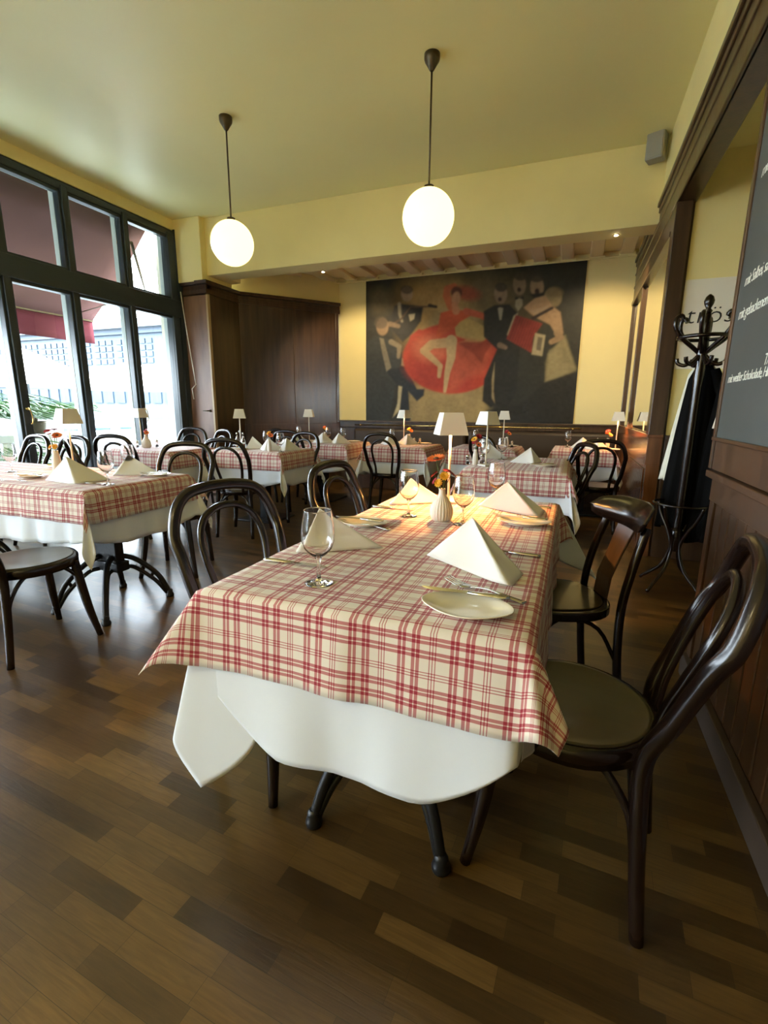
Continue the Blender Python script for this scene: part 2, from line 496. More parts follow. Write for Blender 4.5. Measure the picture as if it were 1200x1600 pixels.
# recess behind the opening
struct(MB().box(XR + .12, 2.3, 4.62, 4.75, 1.04, ZC).build('wall_recess', wall_paint))
struct(MB().box(2.2, 2.35, YB, 4.75, 0, ZC).build('wall_recess_side', wall_paint))
struct(MB().box(XR + .15, 2.35, YB, 4.75, 3.13, 3.2).build('ceiling_recess', wall_paint))
struct(MB().box(XR + .12, 2.3, 4.585, 4.75, 0, 1.02).box(XR + .12, 2.3, 4.57, 4.75, 1.02, 1.05).build('wall_recess_dado', dark_wood, bevel=.004))
# mirror partition
mp_ = MB()
mp_.box(XR - .012, XR + .10, 4.56, 4.70, 1.03, 2.80)             # end post
mp_.box(XR - .005, XR + .09, 4.70, YW - .04, 2.62, 2.80)          # head rail
mp_.box(XR - .008, XR + .05, 6.38, 6.46, 1.03, 2.62)
mp_.box(XR - .008, XR + .05, YW - .12, YW - .04, 1.03, 2.62)
mp_.box(XR - .02, XR + .03, 4.70, YW - .04, 2.60, 2.64)
struct(mp_.build('trim_partition_frame', dark_wood, bevel=.005))
pd = MB()
pd.box(XR, XR + .10, 4.56, YW, 0, .80)
pd.box(XR - .01, XR + .10, 4.56, YW, .80, 1.03)
y = 4.66
while y < YW - .15:
    pd.box(XR - .008, XR, y, y + .085, .10, .76); y += .1
pd.box(XR - .02, XR + .10, 4.555, YW, 1.03, 1.055)
struct(pd.build('wall_partition_dado', mat('polished_red_wood', (0.15, 0.06, 0.025), 0.22, coat=0.5, noise=0.3, nscale=3, stretch=(5, 5, .5), rvar=.05), bevel=.003))
struct(MB().box(XR + .10, XR + .12, 4.60, YW, 0, 3.2).build('wall_partition_core', dark_wood))
for i, (a, b) in enumerate(((4.70, 6.38), (6.46, YW - .12))):
    o = MB().box(XR + .02, XR + .03, a + .004, b - .004, 1.06, 2.60).build('wall_mirror', mirror_mat)
    tag(o, ['tall wall mirror nearer the coat stand, above the polished dado', 'narrow wall mirror in the far corner beside the mural wall'][i], 'mirror')

# back wall dado and rail
dd = MB()
dd.box(-3.95, XR, YW - .05, YW, 0, .94)
dd.box(-3.95, XR, YW - .075, YW, .94, 1.03)
dd.box(-3.95, XR, YW - .11, YW, 1.03, 1.055)
struct(dd.build('wall_back_dado', dark_wood, bevel=.006))

# diagonal vestibule on the left
B_, C_, D_ = (-4.75, 5.54), (-4.75, 6.22), (-3.72, 7.42)
zt = 2.91
struct(MB().box(-5.3, -4.78, 5.62, 5.9, 0, zt).build('wall_vestibule_front', dark_wood))
dgl = Vector((D_[0] - C_[0], D_[1] - C_[1], 0)); dgn = dgl.normalized(); dnn = Vector((dgn.y, -dgn.x, 0))  # points into the room
def diag_box(mb, a, b, off, th, z0, z1):
    c0 = Vector((*C_, 0)) + dgn * a + dnn * off; c1 = Vector((*C_, 0)) + dgn * b + dnn * off
    poly = [(c0.x, c0.y), (c1.x, c1.y), ((c1 - dnn * th).x, (c1 - dnn * th).y), ((c0 - dnn * th).x, (c0 - dnn * th).y)]
    return mb.prism(poly[::-1], z0, z1)
DL = dgl.length
vs_ = MB()
vs_.box(-4.85, B_[0], 5.60, C_[1] + .02, 0, zt - .16)
diag_box(vs_, 0, DL, 0, .1, 0, zt - .16)
diag_box(vs_, DL * .515, DL * .545, .012, .02, .1, zt - .16)
diag_box(vs_, 0.0, DL, .018, .03, 0, 1.0)
diag_box(vs_, DL - .05, DL, .014, .1, 0, zt - .16)
for (o_, z0, z1) in ((.012, zt - .16, zt - .10), (.0, zt - .10, zt - .045), (.05, zt - .045, zt)):
    diag_box(vs_, -.05, DL + .03, o_, .14, z0, z1)
    vs_.box(-4.9, B_[0] + o_, 5.54 - o_, C_[1] + .05, z0, z1)
    vs_.box(-5.16, B_[0], 5.56 - o_, 5.64, z0, z1)
struct(vs_.build('wall_vestibule', dark_wood, bevel=.005))
diagw = MB()
diag_box(diagw, -.1, DL + .14, -.06, .1, zt - .02, 3.32)
struct(diagw.build('wall_diagonal_upper', wall_paint))
# door in the vestibule front
dr = thing('door_1', (-4.97, 5.6, 0)); struct(dr)
MB().box(-.20, .20, -.035, 0, 0.01, zt - .17).build('door_leaf', door_wood, dr, bevel=.004)
MB().box(.195, .225, -.05, 0, 0, zt - .165).build('door_edge_strip', mat('pale_wood_edge', (0.45, 0.33, 0.18), .4), dr, bevel=.004)
MB().box(-.235, -.19, -.04, 0, 0, zt - .165).build('door_frame', dark_wood, dr, bevel=.004)
MB().lathe([(.018, 0), (.018, .008), (.007, .012), (.007, .04)], 12).tube([(0, 0, .04), (-.03, 0, .045), (-.09, 0, .045)], .007, 8).xform(Matrix.Translation((.14, -.035, 1.2)) @ Matrix.Rotation(PI / 2, 4, 'X')).build('door_handle', bronze, dr)
# awning crank on the door: long thin rod, bent
o = MB().tube(cat_curve([(-5.12, 5.47, 2.78), (-5.06, 5.46, 2.3), (-4.955, 5.45, 1.56)], 6) + [(-5.02, 5.44, 1.50), (-5.0, 5.44, 1.36)], .006, 8).build('awning_crank', lamp_white)
tag(o, 'thin white bent crank rod hanging beside the window on the brown door', 'crank rod')

# ---- window wall
WY = [-3.9, -3.1, -2.35, -1.6, -.9, -.15, .55, 1.2, 1.9, 2.6, 3.28, 3.98, 4.72, 5.42]
ZT0, ZT1 = 2.43, 2.70
wf = MB()
wf.box(XL - .08, XL, YB, 5.62, 3.50, 3.56)
wf.box(XL - .09, XL + .015, YB, 5.52, 3.46, 3.54)
wf.box(XL - .12, XL + .036, YB, 5.52, ZT0 + .03, ZT1 - .03)
for i, yy in enumerate(WY):
    w = .035 if i < len(WY) - 1 else .055
    wf.box(XL - .10, XL + .03, yy - w, yy + w, 0, 3.50)
struct(wf.build('window_1', frame_paint, bevel=.008))
om_ = MB()
for i, yy in enumerate(WY): om_.box(XL - .17, XL - .10, yy - .04, yy + .04, 0, 3.5)
om_.box(XL - .17, XL - .12, YB, 5.52, ZT0 + .02, ZT1 - .02)
om_.box(XL - .17, XL - .09, YB, 5.52, 3.47, 3.56)
struct(om_.build('window_3', mat('pale_outer_frame', (0.42, 0.47, 0.44), .5), bevel=.004))
sash = MB()
for i in range(len(WY) - 1):
    a, b = WY[i] + .035, WY[i + 1] - .035
    for (z0, z1) in ((.06, ZT0 + .03), (ZT1 - .03, 3.46)):
        sash.box(XL - .07, XL + .005, a, a + .024, z0, z1); sash.box(XL - .07, XL + .005, b - .024, b, z0, z1)
        sash.box(XL - .07, XL + .005, a, b, z0, z0 + (.10 if z0 < 1 else .03)); sash.box(XL - .07, XL + .005, a, b, z1 - .03, z1)
struct(sash.build('window_2', frame_paint, bevel=.006))
for i in range(len(WY) - 1):
    a, b = WY[i] + .055, WY[i + 1] - .055
    g = MB()
    g.box(XL - .045, XL - .037, a, b, .155, ZT0 + .005); g.box(XL - .045, XL - .037, a, b, ZT1 - .005, 3.435)
    struct(g.build('window_pane', win_glass))
struct(MB().box(XL - .1, XL + .06, YB, 5.6, 0, .06).build('trim_threshold', frame_paint))
struct(MB().box(XL - .30, XL, YB, 5.9, 3.54, ZC).build('wall_left', wall_paint))
struct(MB().box(XL - .34, XL - .09, 5.50, 5.72, 0, 3.7).build('wall_left_reveal', out_reveal))
struct(MB().box(XL - .12, XL + .03, 5.49, 5.62, 0, 3.56).build('trim_window_end', frame_paint))
for hy in (3.28, 4.72):
    h = thing('window_handle', (XL + .036, hy, 1.22), 0, ['brass window handle on the mullion behind the left table', 'brass window handle on the mullion behind the window corner lamp'][hy > 4], 'handle')
    MB().lathe([(.017, 0), (.017, .008), (.009, .012), (.009, .03)], 12).xform(Matrix.Rotation(PI / 2, 4, 'Y')).build('rosette', brass, h)
    MB().tube(cat_curve([(.03, 0, .01), (.045, 0, -.01), (.048, .012, -.07), (.045, .012, -.13), (.035, 0, -.15)], 5), .006, 8).build('grip', brass, h)

# ------------------------------------------------------------------ OUTSIDE
struct(MB().box(-120, XL - .05, -40, 90, -.3, -.10).build('terrace_ground', out_ground))
o = MB().box(-7.35, -6.95, -3, 14, -.1, .86).build('terrace_wall', out_wall, bevel=.01); struct(o)
# awning
aw = thing('awning', (XL - .3, 3.0, 3.62), 0, 'dark red fabric awning with hanging valance outside the windows', 'awning')
a0, a1 = -5.5, 2.35     # local y range
cv = []; nf = 28
vs = []; fs = []
for j in range(nf + 1):
    yy = a0 + (a1 - a0) * j / nf
    for i in range(7):
        t = i / 6
        vs.append((-t * 1.75, yy + t * .45 * (j / nf), -.06 - t * 0.98 - .05 * math.sin(PI * t)))
for j in range(nf):
    for i in range(6):
        a = j * 7 + i; fs.append((a, a + 1, a + 8, a + 7))
MB().add(vs, fs, True).build('canopy', awning_red, aw, solid=.004)
vs = []; fs = []
for j in range(nf * 4 + 1):
    t = j / (nf * 4); yy = a0 + (a1 + .45 - a0) * t
    for i in range(4):
        vs.append((-1.76 - .02 * math.sin(t * 60) * i / 3, yy, -1.03 - i / 3 * .36))
for j in range(nf * 4):
    for i in range(3):
        a = j * 4 + i; fs.append((a, a + 1, a + 5, a + 4))
MB().add(vs, fs, True).build('valance', valance_red, aw, solid=.003)
MB().box(-1.80, -1.74, a0, a1 + .45, -1.06, -1.01).build('front_bar', bronze, aw)
MB().tube([(-.02, 2.1, -.3), (-.9, 3.1, -.62), (-1.74, 2.4, -1.02)], .022, 8).build('folding_arm', bronze, aw)

# market hall far across
fb = thing('hall_building', (-60, 40, -.1), 0, 'pale blue market hall with gridded glass bands across the terrace', 'building')
MB().box(-60, 21, 0, 12, 0, 8.9).build('wall', fac_mat, fb)
MB().box(-60, 24, -1.2, 12, 9.35, 10.2).build('roof', fac_white, fb)
MB().box(-60, 22, -.5, 12, 8.85, 9.35).build('eaves_band', fac_dark, fb)
gm = MB(); x = -40.0
while x < 18.5:
    for r_ in range(4):
        gm.box(x, x + .78, -.12, 0, 5.9 + r_ * .66, 6.4 + r_ * .66)
    x += .98 if int(x * 3) % 5 else 1.4
w = gm.build('glass_band', fac_glass, fb); w['kind'] = 'stuff'
MB().box(-60, 21, -.3, 0, 3.6, 5.4).build('pale_panel', fac_white, fb)
gw = MB(); x = -40.0
while x < 20:
    gw.box(x, x + 1.25, -.15, 0, 1.75, 3.3); x += 1.75
w = gw.build('window_row', fac_glass, fb); w['kind'] = 'stuff'
MB().box(-60, 26, -9, -8.6, 0, 1.35).build('parapet', fac_white, fb)

# parasols
par_l = ['leftmost white parasol out on the terrace, cut by the mullion', 'middle white parasol on the terrace behind the palm plants', 'right white parasol on the terrace, towards the brown door']
for i, (px, py, s) in enumerate(((-13.2, 5.3, 1.5), (-13.2, 8.5, 1.5), (-13.2, 11.7, 1.5))):
    p = thing('parasol', (px, py, -.1), .3, par_l[i], 'parasol', 'white parasols on the terrace')
    n = 8; vs = [(0, 0, 2.78)]; fs = []
    for k in range(n * 4):
        a = 2 * PI * k / (n * 4); rr = s * (1 / max(abs(math.cos(((a + PI / 8) % (PI / 4)) - PI / 8)), .9))
        vs += [(rr * .5 * math.cos(a), rr * .5 * math.sin(a), 2.42), (rr * math.cos(a), rr * math.sin(a), 2.06 - .02 * math.cos(8 * a)), (rr * math.cos(a), rr * math.sin(a), 1.86)]
    N = n * 4
    for k in range(N):
        a = 1 + 3 * k; b = 1 + 3 * ((k + 1) % N)
        fs += [(0, a, b), (a, a + 1, b + 1, b), (a + 1, a + 2, b + 2, b + 1)]
    MB().add(vs, fs, False).build('canopy', parasol_mat, p, solid=.006)
    MB().tube([(0, 0, 0), (0, 0, 2.8)], .03, 8).build('pole', fac_white, p)
    rb = MB()
    for k in range(8):
        a = 2 * PI * k / 8; rb.tube([(0, 0, 2.1), (s * .55 * math.cos(a), s * .55 * math.sin(a), 2.34)], .012, 5)
    rb.build('ribs', bronze, p)

# plants outside
def palm(loc, h, nl, label, seed):
    r = random.Random(seed); p = thing('potted_palm', loc, 0, label, 'plant', 'green palms by the window')
    lf = MB()
    for k in range(nl):
        a = r.uniform(0, 2 * PI); L = h * r.uniform(.55, 1.0); up = r.uniform(.5, 1.2)
        path = [(math.cos(a) * L * t * .8, math.sin(a) * L * t * .8, h * .35 + L * (up * t - .75 * up * t * t)) for t in np.linspace(0, 1, 8)]
        for q in range(1, 8):
            for sgn in (-1, 1):
                bx, by, bz = path[q]; da = a + sgn * r.uniform(.6, .9); ll = L * .36 * math.sin(PI * (.15 + .8 * q / 8)) + .03
                tip = (bx + math.cos(da) * ll, by + math.sin(da) * ll, bz - ll * .25)
                wv = (-math.sin(da) * .014, math.cos(da) * .014, 0)
                mid = ((bx + tip[0]) / 2, (by + tip[1]) / 2, (bz + tip[2]) / 2 + .01)
                lf.add([(bx, by, bz), (mid[0] + wv[0], mid[1] + wv[1], mid[2]), tip, (mid[0] - wv[0], mid[1] - wv[1], mid[2])], [(0, 1, 2, 3)])
    lf.build('leaves', leaf_mat, p, solid=.002)
    MB().tube([(0, 0, .2), (0, .02, h * .4)], .03, 7).build('stem', bronze, p)
    MB().lathe([(.11, .14), (.15, .30), (.16, .32), (.14, .32), (.13, .28), (0, .28)], 16).build('pot', bronze, p)
palm((-7.15, 4.0, .72), 1.0, 44, 'bushy green palm on the terrace wall at the left picture edge', 3)
palm((-7.15, 4.62, .72), .95, 34, 'spiky green palm on the terrace wall just right of the handle mullion', 5)
palm((-6.6, 3.55, -.1), 1.25, 34, 'large fan palm standing low in front of the terrace wall', 9)
# terrace chairs
tchair_l = ['blue terrace chair outside the middle pane, left of the other blue ones', 'blue terrace chair outside the middle pane, middle of three', 'blue terrace chair outside nearest the third mullion']
for i, (px, py) in enumerate(((-9.6, 7.1), (-9.6, 7.7), (-9.6, 8.35))):
    c = thing('terrace_chair', (px, py, -.1), .4 * i, tchair_l[i], 'chair', 'blue chairs on the terrace')
    MB().box(-.2, .2, -.2, .2, .43, .46).build('seat', blue_paint, c)
    MB().box(-.2, .2, -.22, -.19, .65, .90).build('backrest', blue_paint, c)
    for sx in (-1, 1):
        for sy in (-1, 1):
            MB().box(sx * .19 - .015, sx * .19 + .015, sy * .2 - .015, sy * .2 + .015, 0, .9 if sy < 0 else .44).build('leg', blue_paint, c)

# ------------------------------------------------------------------ MURAL
def paint_mural():
    W, Hh = 3.24, 2.18
    nx, nz = 400, 270
    src = np.array([(97, 180), (1130, 62), (1053, 850), (97, 838)], float)   # crop corners TL TR BR BL
    dst = np.array([(0, 1), (1, 1), (1, 0), (0, 0)], float)
    A = []; bb = []
    for (u, v), (X, Y) in zip(dst, src):
        A.append([u, v, 1, 0, 0, 0, -u * X, -v * X]); bb.append(X)
        A.append([0, 0, 0, u, v, 1, -u * Y, -v * Y]); bb.append(Y)
    h = np.linalg.solve(np.array(A), np.array(bb))
    U, V = np.meshgrid(np.linspace(0, 1, nx), np.linspace(0, 1, nz))
    den = h[6] * U + h[7] * V + 1
    X = (h[0] * U + h[1] * V + h[2]) / den; Y = (h[3] * U + h[4] * V + h[5]) / den
    base = np.zeros((nz, nx, 3)) + np.array([.022, .023, .018])
    def noise(sc, seed):
        r = np.random.default_rng(seed); g = r.random((int(12 * sc) + 2, int(16 * sc) + 2))
        yy = (V * (g.shape[0] - 1.001)); xx = (U * (g.shape[1] - 1.001)); i = yy.astype(int); j = xx.astype(int)
        fy = yy - i; fx = xx - j; fy = fy * fy * (3 - 2 * fy); fx = fx * fx * (3 - 2 * fx)
        return (g[i, j] * (1 - fy) * (1 - fx) + g[i + 1, j] * fy * (1 - fx) + g[i, j + 1] * (1 - fy) * fx + g[i + 1, j + 1] * fy * fx)
    def put(mask, col, a=1.0):
        m = (np.clip(mask, 0, 1) * a)[..., None]; base[:] = base * (1 - m) + np.array(col) * m
    def ell(cx, cy, rx, ry, rot=0, soft=.15):
        c, s = math.cos(math.radians(rot)), math.sin(math.radians(rot))
        dx, dy = X - cx, Y - cy; a = (dx * c + dy * s) / rx; b = (-dx * s + dy * c) / ry
        return np.clip((1 - np.sqrt(a * a + b * b)) / soft + .5, 0, 1)
    def poly(pts, soft=4):
        P = np.array(pts, float); inside = np.zeros(X.shape, bool); dmin = np.full(X.shape, 1e9)
        for i in range(len(P)):
            x1, y1 = P[i - 1]; x2, y2 = P[i]
            cond = ((y1 > Y) != (y2 > Y)) & (X < (x2 - x1) * (Y - y1) / (y2 - y1 + 1e-9) + x1); inside ^= cond
            L2 = (x2 - x1) ** 2 + (y2 - y1) ** 2 + 1e-9
            t = np.clip(((X - x1) * (x2 - x1) + (Y - y1) * (y2 - y1)) / L2, 0, 1)
            dmin = np.minimum(dmin, np.hypot(X - x1 - t * (x2 - x1), Y - y1 - t * (y2 - y1)))
        return np.clip(np.where(inside, dmin, -dmin) / soft + .5, 0, 1)
    def caps(pts, r0, r1=None, soft=4):
        r1 = r0 if r1 is None else r1; m = np.zeros(X.shape); n = len(pts) - 1
        for i in range(n):
            (x1, y1), (x2, y2) = pts[i], pts[i + 1]; L2 = (x2 - x1) ** 2 + (y2 - y1) ** 2 + 1e-9
            t = np.clip(((X - x1) * (x2 - x1) + (Y - y1) * (y2 - y1)) / L2, 0, 1)
            rr = r0 + (r1 - r0) * ((i + t) / n)
            m = np.maximum(m, np.clip((rr - np.hypot(X - x1 - t * (x2 - x1), Y - y1 - t * (y2 - y1))) / soft + .5, 0, 1))
        return m
    ochre, cream, flesh, red, deep = (.42, .30, .12), (.44, .34, .18), (.36, .20, .11), (.46, .05, .025), (.32, .028, .022)
    # glow behind the dancer and pale floor
    put(ell(580, 300, 260, 170, 0, .9), (.16, .12, .05), .75)
    put(ell(400, 260, 150, 110, 0, .9), (.30, .19, .05), .8)
    put(ell(430, 400, 160, 200, 20, .6), (.34, .22, .08), .8)
    put(poly([(300, 620), (330, 460), (440, 300), (620, 330), (660, 640), (625, 855), (300, 860)], 50), (.34, .25, .11), .95)
    put(ell(470, 780, 190, 130, 0, .3), (.33, .25, .11), .9)
    put(poly([(925, 650), (940, 520), (1020, 430), (1075, 600), (1050, 620)], 14), (.34, .29, .15), .85)
    put(poly([(925, 655), (1080, 590), (1080, 870), (640, 870), (650, 790), (800, 760)], 12), (.014, .014, .012), .95)
    # seated and standing players on the left
    put(poly([(97, 470), (150, 440), (215, 460), (260, 540), (240, 640), (200, 850), (97, 850)], 14), (.030, .036, .038), 1)
    put(poly([(225, 300), (260, 290), (360, 300), (350, 370), (300, 440), (265, 470), (230, 430), (205, 400)], 8), (.014, .015, .016), 1)
    put(poly([(185, 600), (280, 590), (330, 690), (365, 690), (362, 720), (330, 748), (290, 700), (300, 850), (250, 850), (245, 680)], 6), (.012, .018, .026), 1)
    put(poly([(245, 675), (262, 680), (250, 790), (218, 825), (240, 760)], 4), (.50, .44, .28), .9)
    put(ell(172, 398, 28, 42, 0, .2), (.30, .20, .12)); put(ell(165, 380, 30, 28, 0, .3), (.09, .07, .05), .8)
    put(poly([(158, 450), (178, 455), (212, 590), (190, 610), (170, 520)], 4), (.26, .23, .17), .8)
    put(ell(285, 243, 27, 36, 0, .2), (.30, .21, .13)); put(ell(285, 222, 28, 20, 0, .3), (.05, .04, .03), .8)
    put(caps([(250, 290), (252, 340), (262, 372)], 8, 6), (.36, .31, .22), .8)
    put(poly([(292, 340), (322, 335), (318, 360), (300, 372)], 4), (.52, .46, .33), .9)
    put(caps([(205, 395), (260, 360), (300, 305), (395, 300), (418, 298)], 4, 4, 3), (.09, .05, .03), .9)
    put(caps([(390, 296), (420, 302)], 9, 6), (.02, .012, .01))
    put(caps([(212, 470), (250, 490), (245, 540)], 13, 8), (.34, .28, .19), .7); put(caps([(205, 385), (245, 395)], 12, 10), (.28, .19, .12), .7)
    put(poly([(262, 545), (285, 552), (290, 588), (258, 580)], 4), (.40, .33, .2), .9)
    put(ell(160, 280, 52, 62, 0, .9), (.20, .16, .08), .55)  # left spotlight's soft reflection on the canvas, painted into the colour
    # dancer
    put(ell(490, 545, 225, 165, 0, .05), red)
    put(poly([(285, 500), (300, 440), (340, 408), (420, 430), (500, 440), (600, 465), (640, 470), (700, 440), (712, 500), (690, 600), (640, 650), (560, 700), (480, 706), (400, 690), (320, 620)], 6), red)
    put(ell(430, 620, 150, 75, 12, .5), deep, .7)
    put(ell(560, 420, 95, 62, 10, .12), (.42, .30, .11))
    put(ell(395, 500, 80, 65, 0, .5), (.50, .16, .09), .6)
    put(poly([(500, 440), (640, 470), (700, 450), (640, 620), (560, 640), (500, 700), (470, 706)], 30), (.50, .10, .05), .8)
    put(poly([(520, 470), (620, 465), (700, 445), (645, 520), (630, 568), (590, 520)], 8), (.28, .04, .02), .85)
    put(poly([(420, 440), (440, 330), (500, 312), (560, 320), (600, 330), (530, 372), (505, 400), (510, 470)], 6), (.50, .085, .03))
    put(poly([(440, 440), (505, 400), (512, 440), (560, 455), (520, 470)], 6), (.44, .06, .03))
    put(caps([(560, 322), (630, 340), (680, 372), (694, 420)], 17, 9), (.48, .10, .05))
    put(caps([(690, 395), (698, 428)], 9, 5), (.48, .22, .13))
    put(caps([(490, 300), (468, 250), (470, 215), (505, 200)], 20, 12), (.42, .10, .04), .85)
    put(ell(560, 235, 62, 34, 10, .7), (.28, .05, .025), .9)
    put(ell(515, 232, 26, 28, 0, .3), (.10, .03, .02)); put(ell(512, 262, 20, 34, 10, .3), (.42, .22, .12))
    put(caps([(505, 290), (512, 320)], 14, 18), (.46, .20, .10), .9)
    put(caps([(480, 470), (400, 478), (362, 510), (400, 545), (438, 580), (432, 630)], 24, 8), (.46, .32, .17))
    put(caps([(490, 460), (488, 540), (470, 610), (458, 700)], 26, 7), (.47, .34, .18))
    # dark suited singers
    put(poly([(640, 320), (690, 290), (760, 285), (800, 330), (810, 460), (790, 700), (740, 790), (690, 760), (670, 775), (632, 745), (640, 640), (700, 500), (640, 440)], 6), (.014, .014, .013), 1)
    put(poly([(676, 640), (690, 560), (684, 700), (690, 755), (676, 730)], 4), (.40, .31, .16), .8)
    put(ell(720, 235, 30, 48, 0, .15), (.23, .16, .10)); put(ell(722, 205, 28, 22, 0, .3), (.035, .03, .025), .9)
    put(ell(716, 262, 9, 10, 0, .3), (.03, .015, .012)); put(poly([(705, 300), (732, 300), (722, 360), (714, 360)], 4), (.33, .29, .21), .9)
    put(poly([(698, 292), (718, 298), (738, 292), (738, 306), (718, 300), (698, 306)], 2), (.01, .01, .01))
    put(ell(808, 190, 30, 52, 0, .15), (.22, .155, .09)); put(ell(812, 150, 30, 22, 0, .3), (.045, .036, .028), .9); put(ell(806, 215, 9, 11, 0, .3), (.03, .015, .012))
    put(poly([(790, 258), (820, 250), (822, 290), (800, 318), (788, 296)], 4), (.35, .30, .2), .85)
    put(poly([(786, 248), (806, 254), (826, 246), (828, 262), (806, 256), (788, 266)], 2), (.01, .01, .01))
    put(ell(890, 200, 32, 52, 0, .15), (.27, .19, .11)); put(ell(888, 158, 32, 20, 0, .3), (.035, .03, .025), .9); put(ell(890, 222, 11, 14, 0, .3), (.03, .015, .012))
    put(poly([(858, 235), (930, 225), (925, 250), (880, 262)], 8), (.012, .012, .012))
    # accordion player
    put(ell(965, 250, 42, 46, 0, .2), (.22, .17, .09)); put(ell(975, 225, 38, 26, 0, .4), (.16, .12, .06), .8)
    put(poly([(826, 300), (880, 255), (930, 240), (960, 290), (1000, 320), (1012, 420), (990, 450), (950, 380), (890, 350), (860, 330)], 6), (.36, .235, .135))
    put(poly([(850, 315), (905, 300), (950, 285), (905, 345)], 6), (.40, .30, .2), .7); put(caps([(870, 350), (960, 300)], 8, 7), (.03, .02, .02))
    put(caps([(985, 420), (1000, 440), (955, 462)], 18, 12), (.32, .215, .12)); put(poly([(780, 340), (800, 325), (790, 400), (755, 440), (748, 430)], 4), (.40, .34, .22), .85)
    put(poly([(790, 335), (915, 375), (870, 440), (862, 515), (745, 450)], 5), (.20, .022, .018))
    for k in range(9):
        put(caps([(800 + k * 12, 345 + k * 4), (760 + k * 11, 452 + k * 7)], 1.8, 1.8, 3), (.10, .012, .01), .8)
    put(poly([(880, 420), (928, 430), (912, 530), (862, 522)], 3), (.34, .29, .18)); put(poly([(892, 438), (915, 442), (905, 505), (884, 500)], 3), (.12, .10, .07))
    put(poly([(925, 560), (945, 500), (1005, 470), (1070, 600), (925, 650)], 10), (.25, .21, .11), .55)
    put(caps([(715, 480), (740, 490)], 14, 10), (.26, .18, .12), .7)
    n1 = noise(1.2, 3); n2 = noise(5, 4); n3 = noise(14, 8)
    base[:] = base * (.72 + .34 * n1 + .2 * n2 + .14 * n3)[..., None]
    base[:] = (base + .005 * n2[..., None]) * .85
    for _ in range(3):
        p_ = np.pad(base, ((1, 1), (1, 1), (0, 0)), mode='edge')
        base[:] = (p_[1:-1, 1:-1] * 2 + p_[:-2, 1:-1] + p_[2:, 1:-1] + p_[1:-1, :-2] + p_[1:-1, 2:]) / 6
    # mesh: thin block with slight canvas folds
    zz = -.018 - .004 * np.sin(U * 23 + V * 5) * (1 - V) - .004 * n2 * (1 - V)
    vs = np.stack([U * W, zz, V * Hh], -1).reshape(-1, 3)
    idx = np.arange(nz * nx).reshape(nz, nx)
    fs = np.stack([idx[:-1, :-1], idx[:-1, 1:], idx[1:, 1:], idx[1:, :-1]], -1).reshape(-1, 4)
    me = bpy.data.meshes.new('mural'); me.from_pydata(vs.tolist(), [], fs.tolist())
    at = me.color_attributes.new('paint', 'FLOAT_COLOR', 'POINT')
    c4 = np.concatenate([np.clip(base, 0, 1).reshape(-1, 3), np.ones((nz * nx, 1))], 1)
    at.data.foreach_set('color', c4.astype(np.float32).ravel())
    me.polygons.foreach_set('use_smooth', [True] * len(fs))
    o = bpy.data.objects.new('canvas', me); COL.objects.link(o); me.materials.append(paint_mat)
    root = thing('mural', (-3.25, YW, 1.055), 0, 'large dark mural of a dancer in red and dark suited musicians', 'painting')
    o.parent = root
    MB().box(0, W, -.014, 0, 0, Hh).build('stretcher', black_wood, root)
paint_mural()
rl = thing('picture_rail', (-3.40, YW - .14, .985), 0, 'thin brass rail running along the dado below the mural', 'rail')
MB().tube([(0, 0, 0), (3.5, 0, .01)], .011, 8).build('rod', brass, rl)
for xx in (.1, 1.3, 2.4, 3.4):
    MB().tube([(xx, 0, 0), (xx, .09, -.0)], .008, 6).lathe([(.018, -.012), (.018, .012)], 10, (xx, 0, 0)).build('bracket', brass, rl)

# banquettes along the back wall
bl = ['brown leather wall bench behind the tables, left half under the mural', 'brown leather wall bench in the right half towards the mirrors']
for i, (x0, x1) in enumerate(((-3.4, -1.52), (-1.48, .56))):
    b = thing('banquette', ((x0 + x1) / 2, 7.15, 0), 0, bl[i], 'bench'); w = (x1 - x0) / 2
    MB().box(-w, w, -.22, .29, 0, .36).build('plinth', dark_wood, b, bevel=.01)
    MB().box(-w, w, -.25, .15, .36, .48).build('seat_cushion', leather, b, bevel=.03)
    MB().box(-w, w, .14, .28, .48, .93).build('back_cushion', leather, b, bevel=.04)

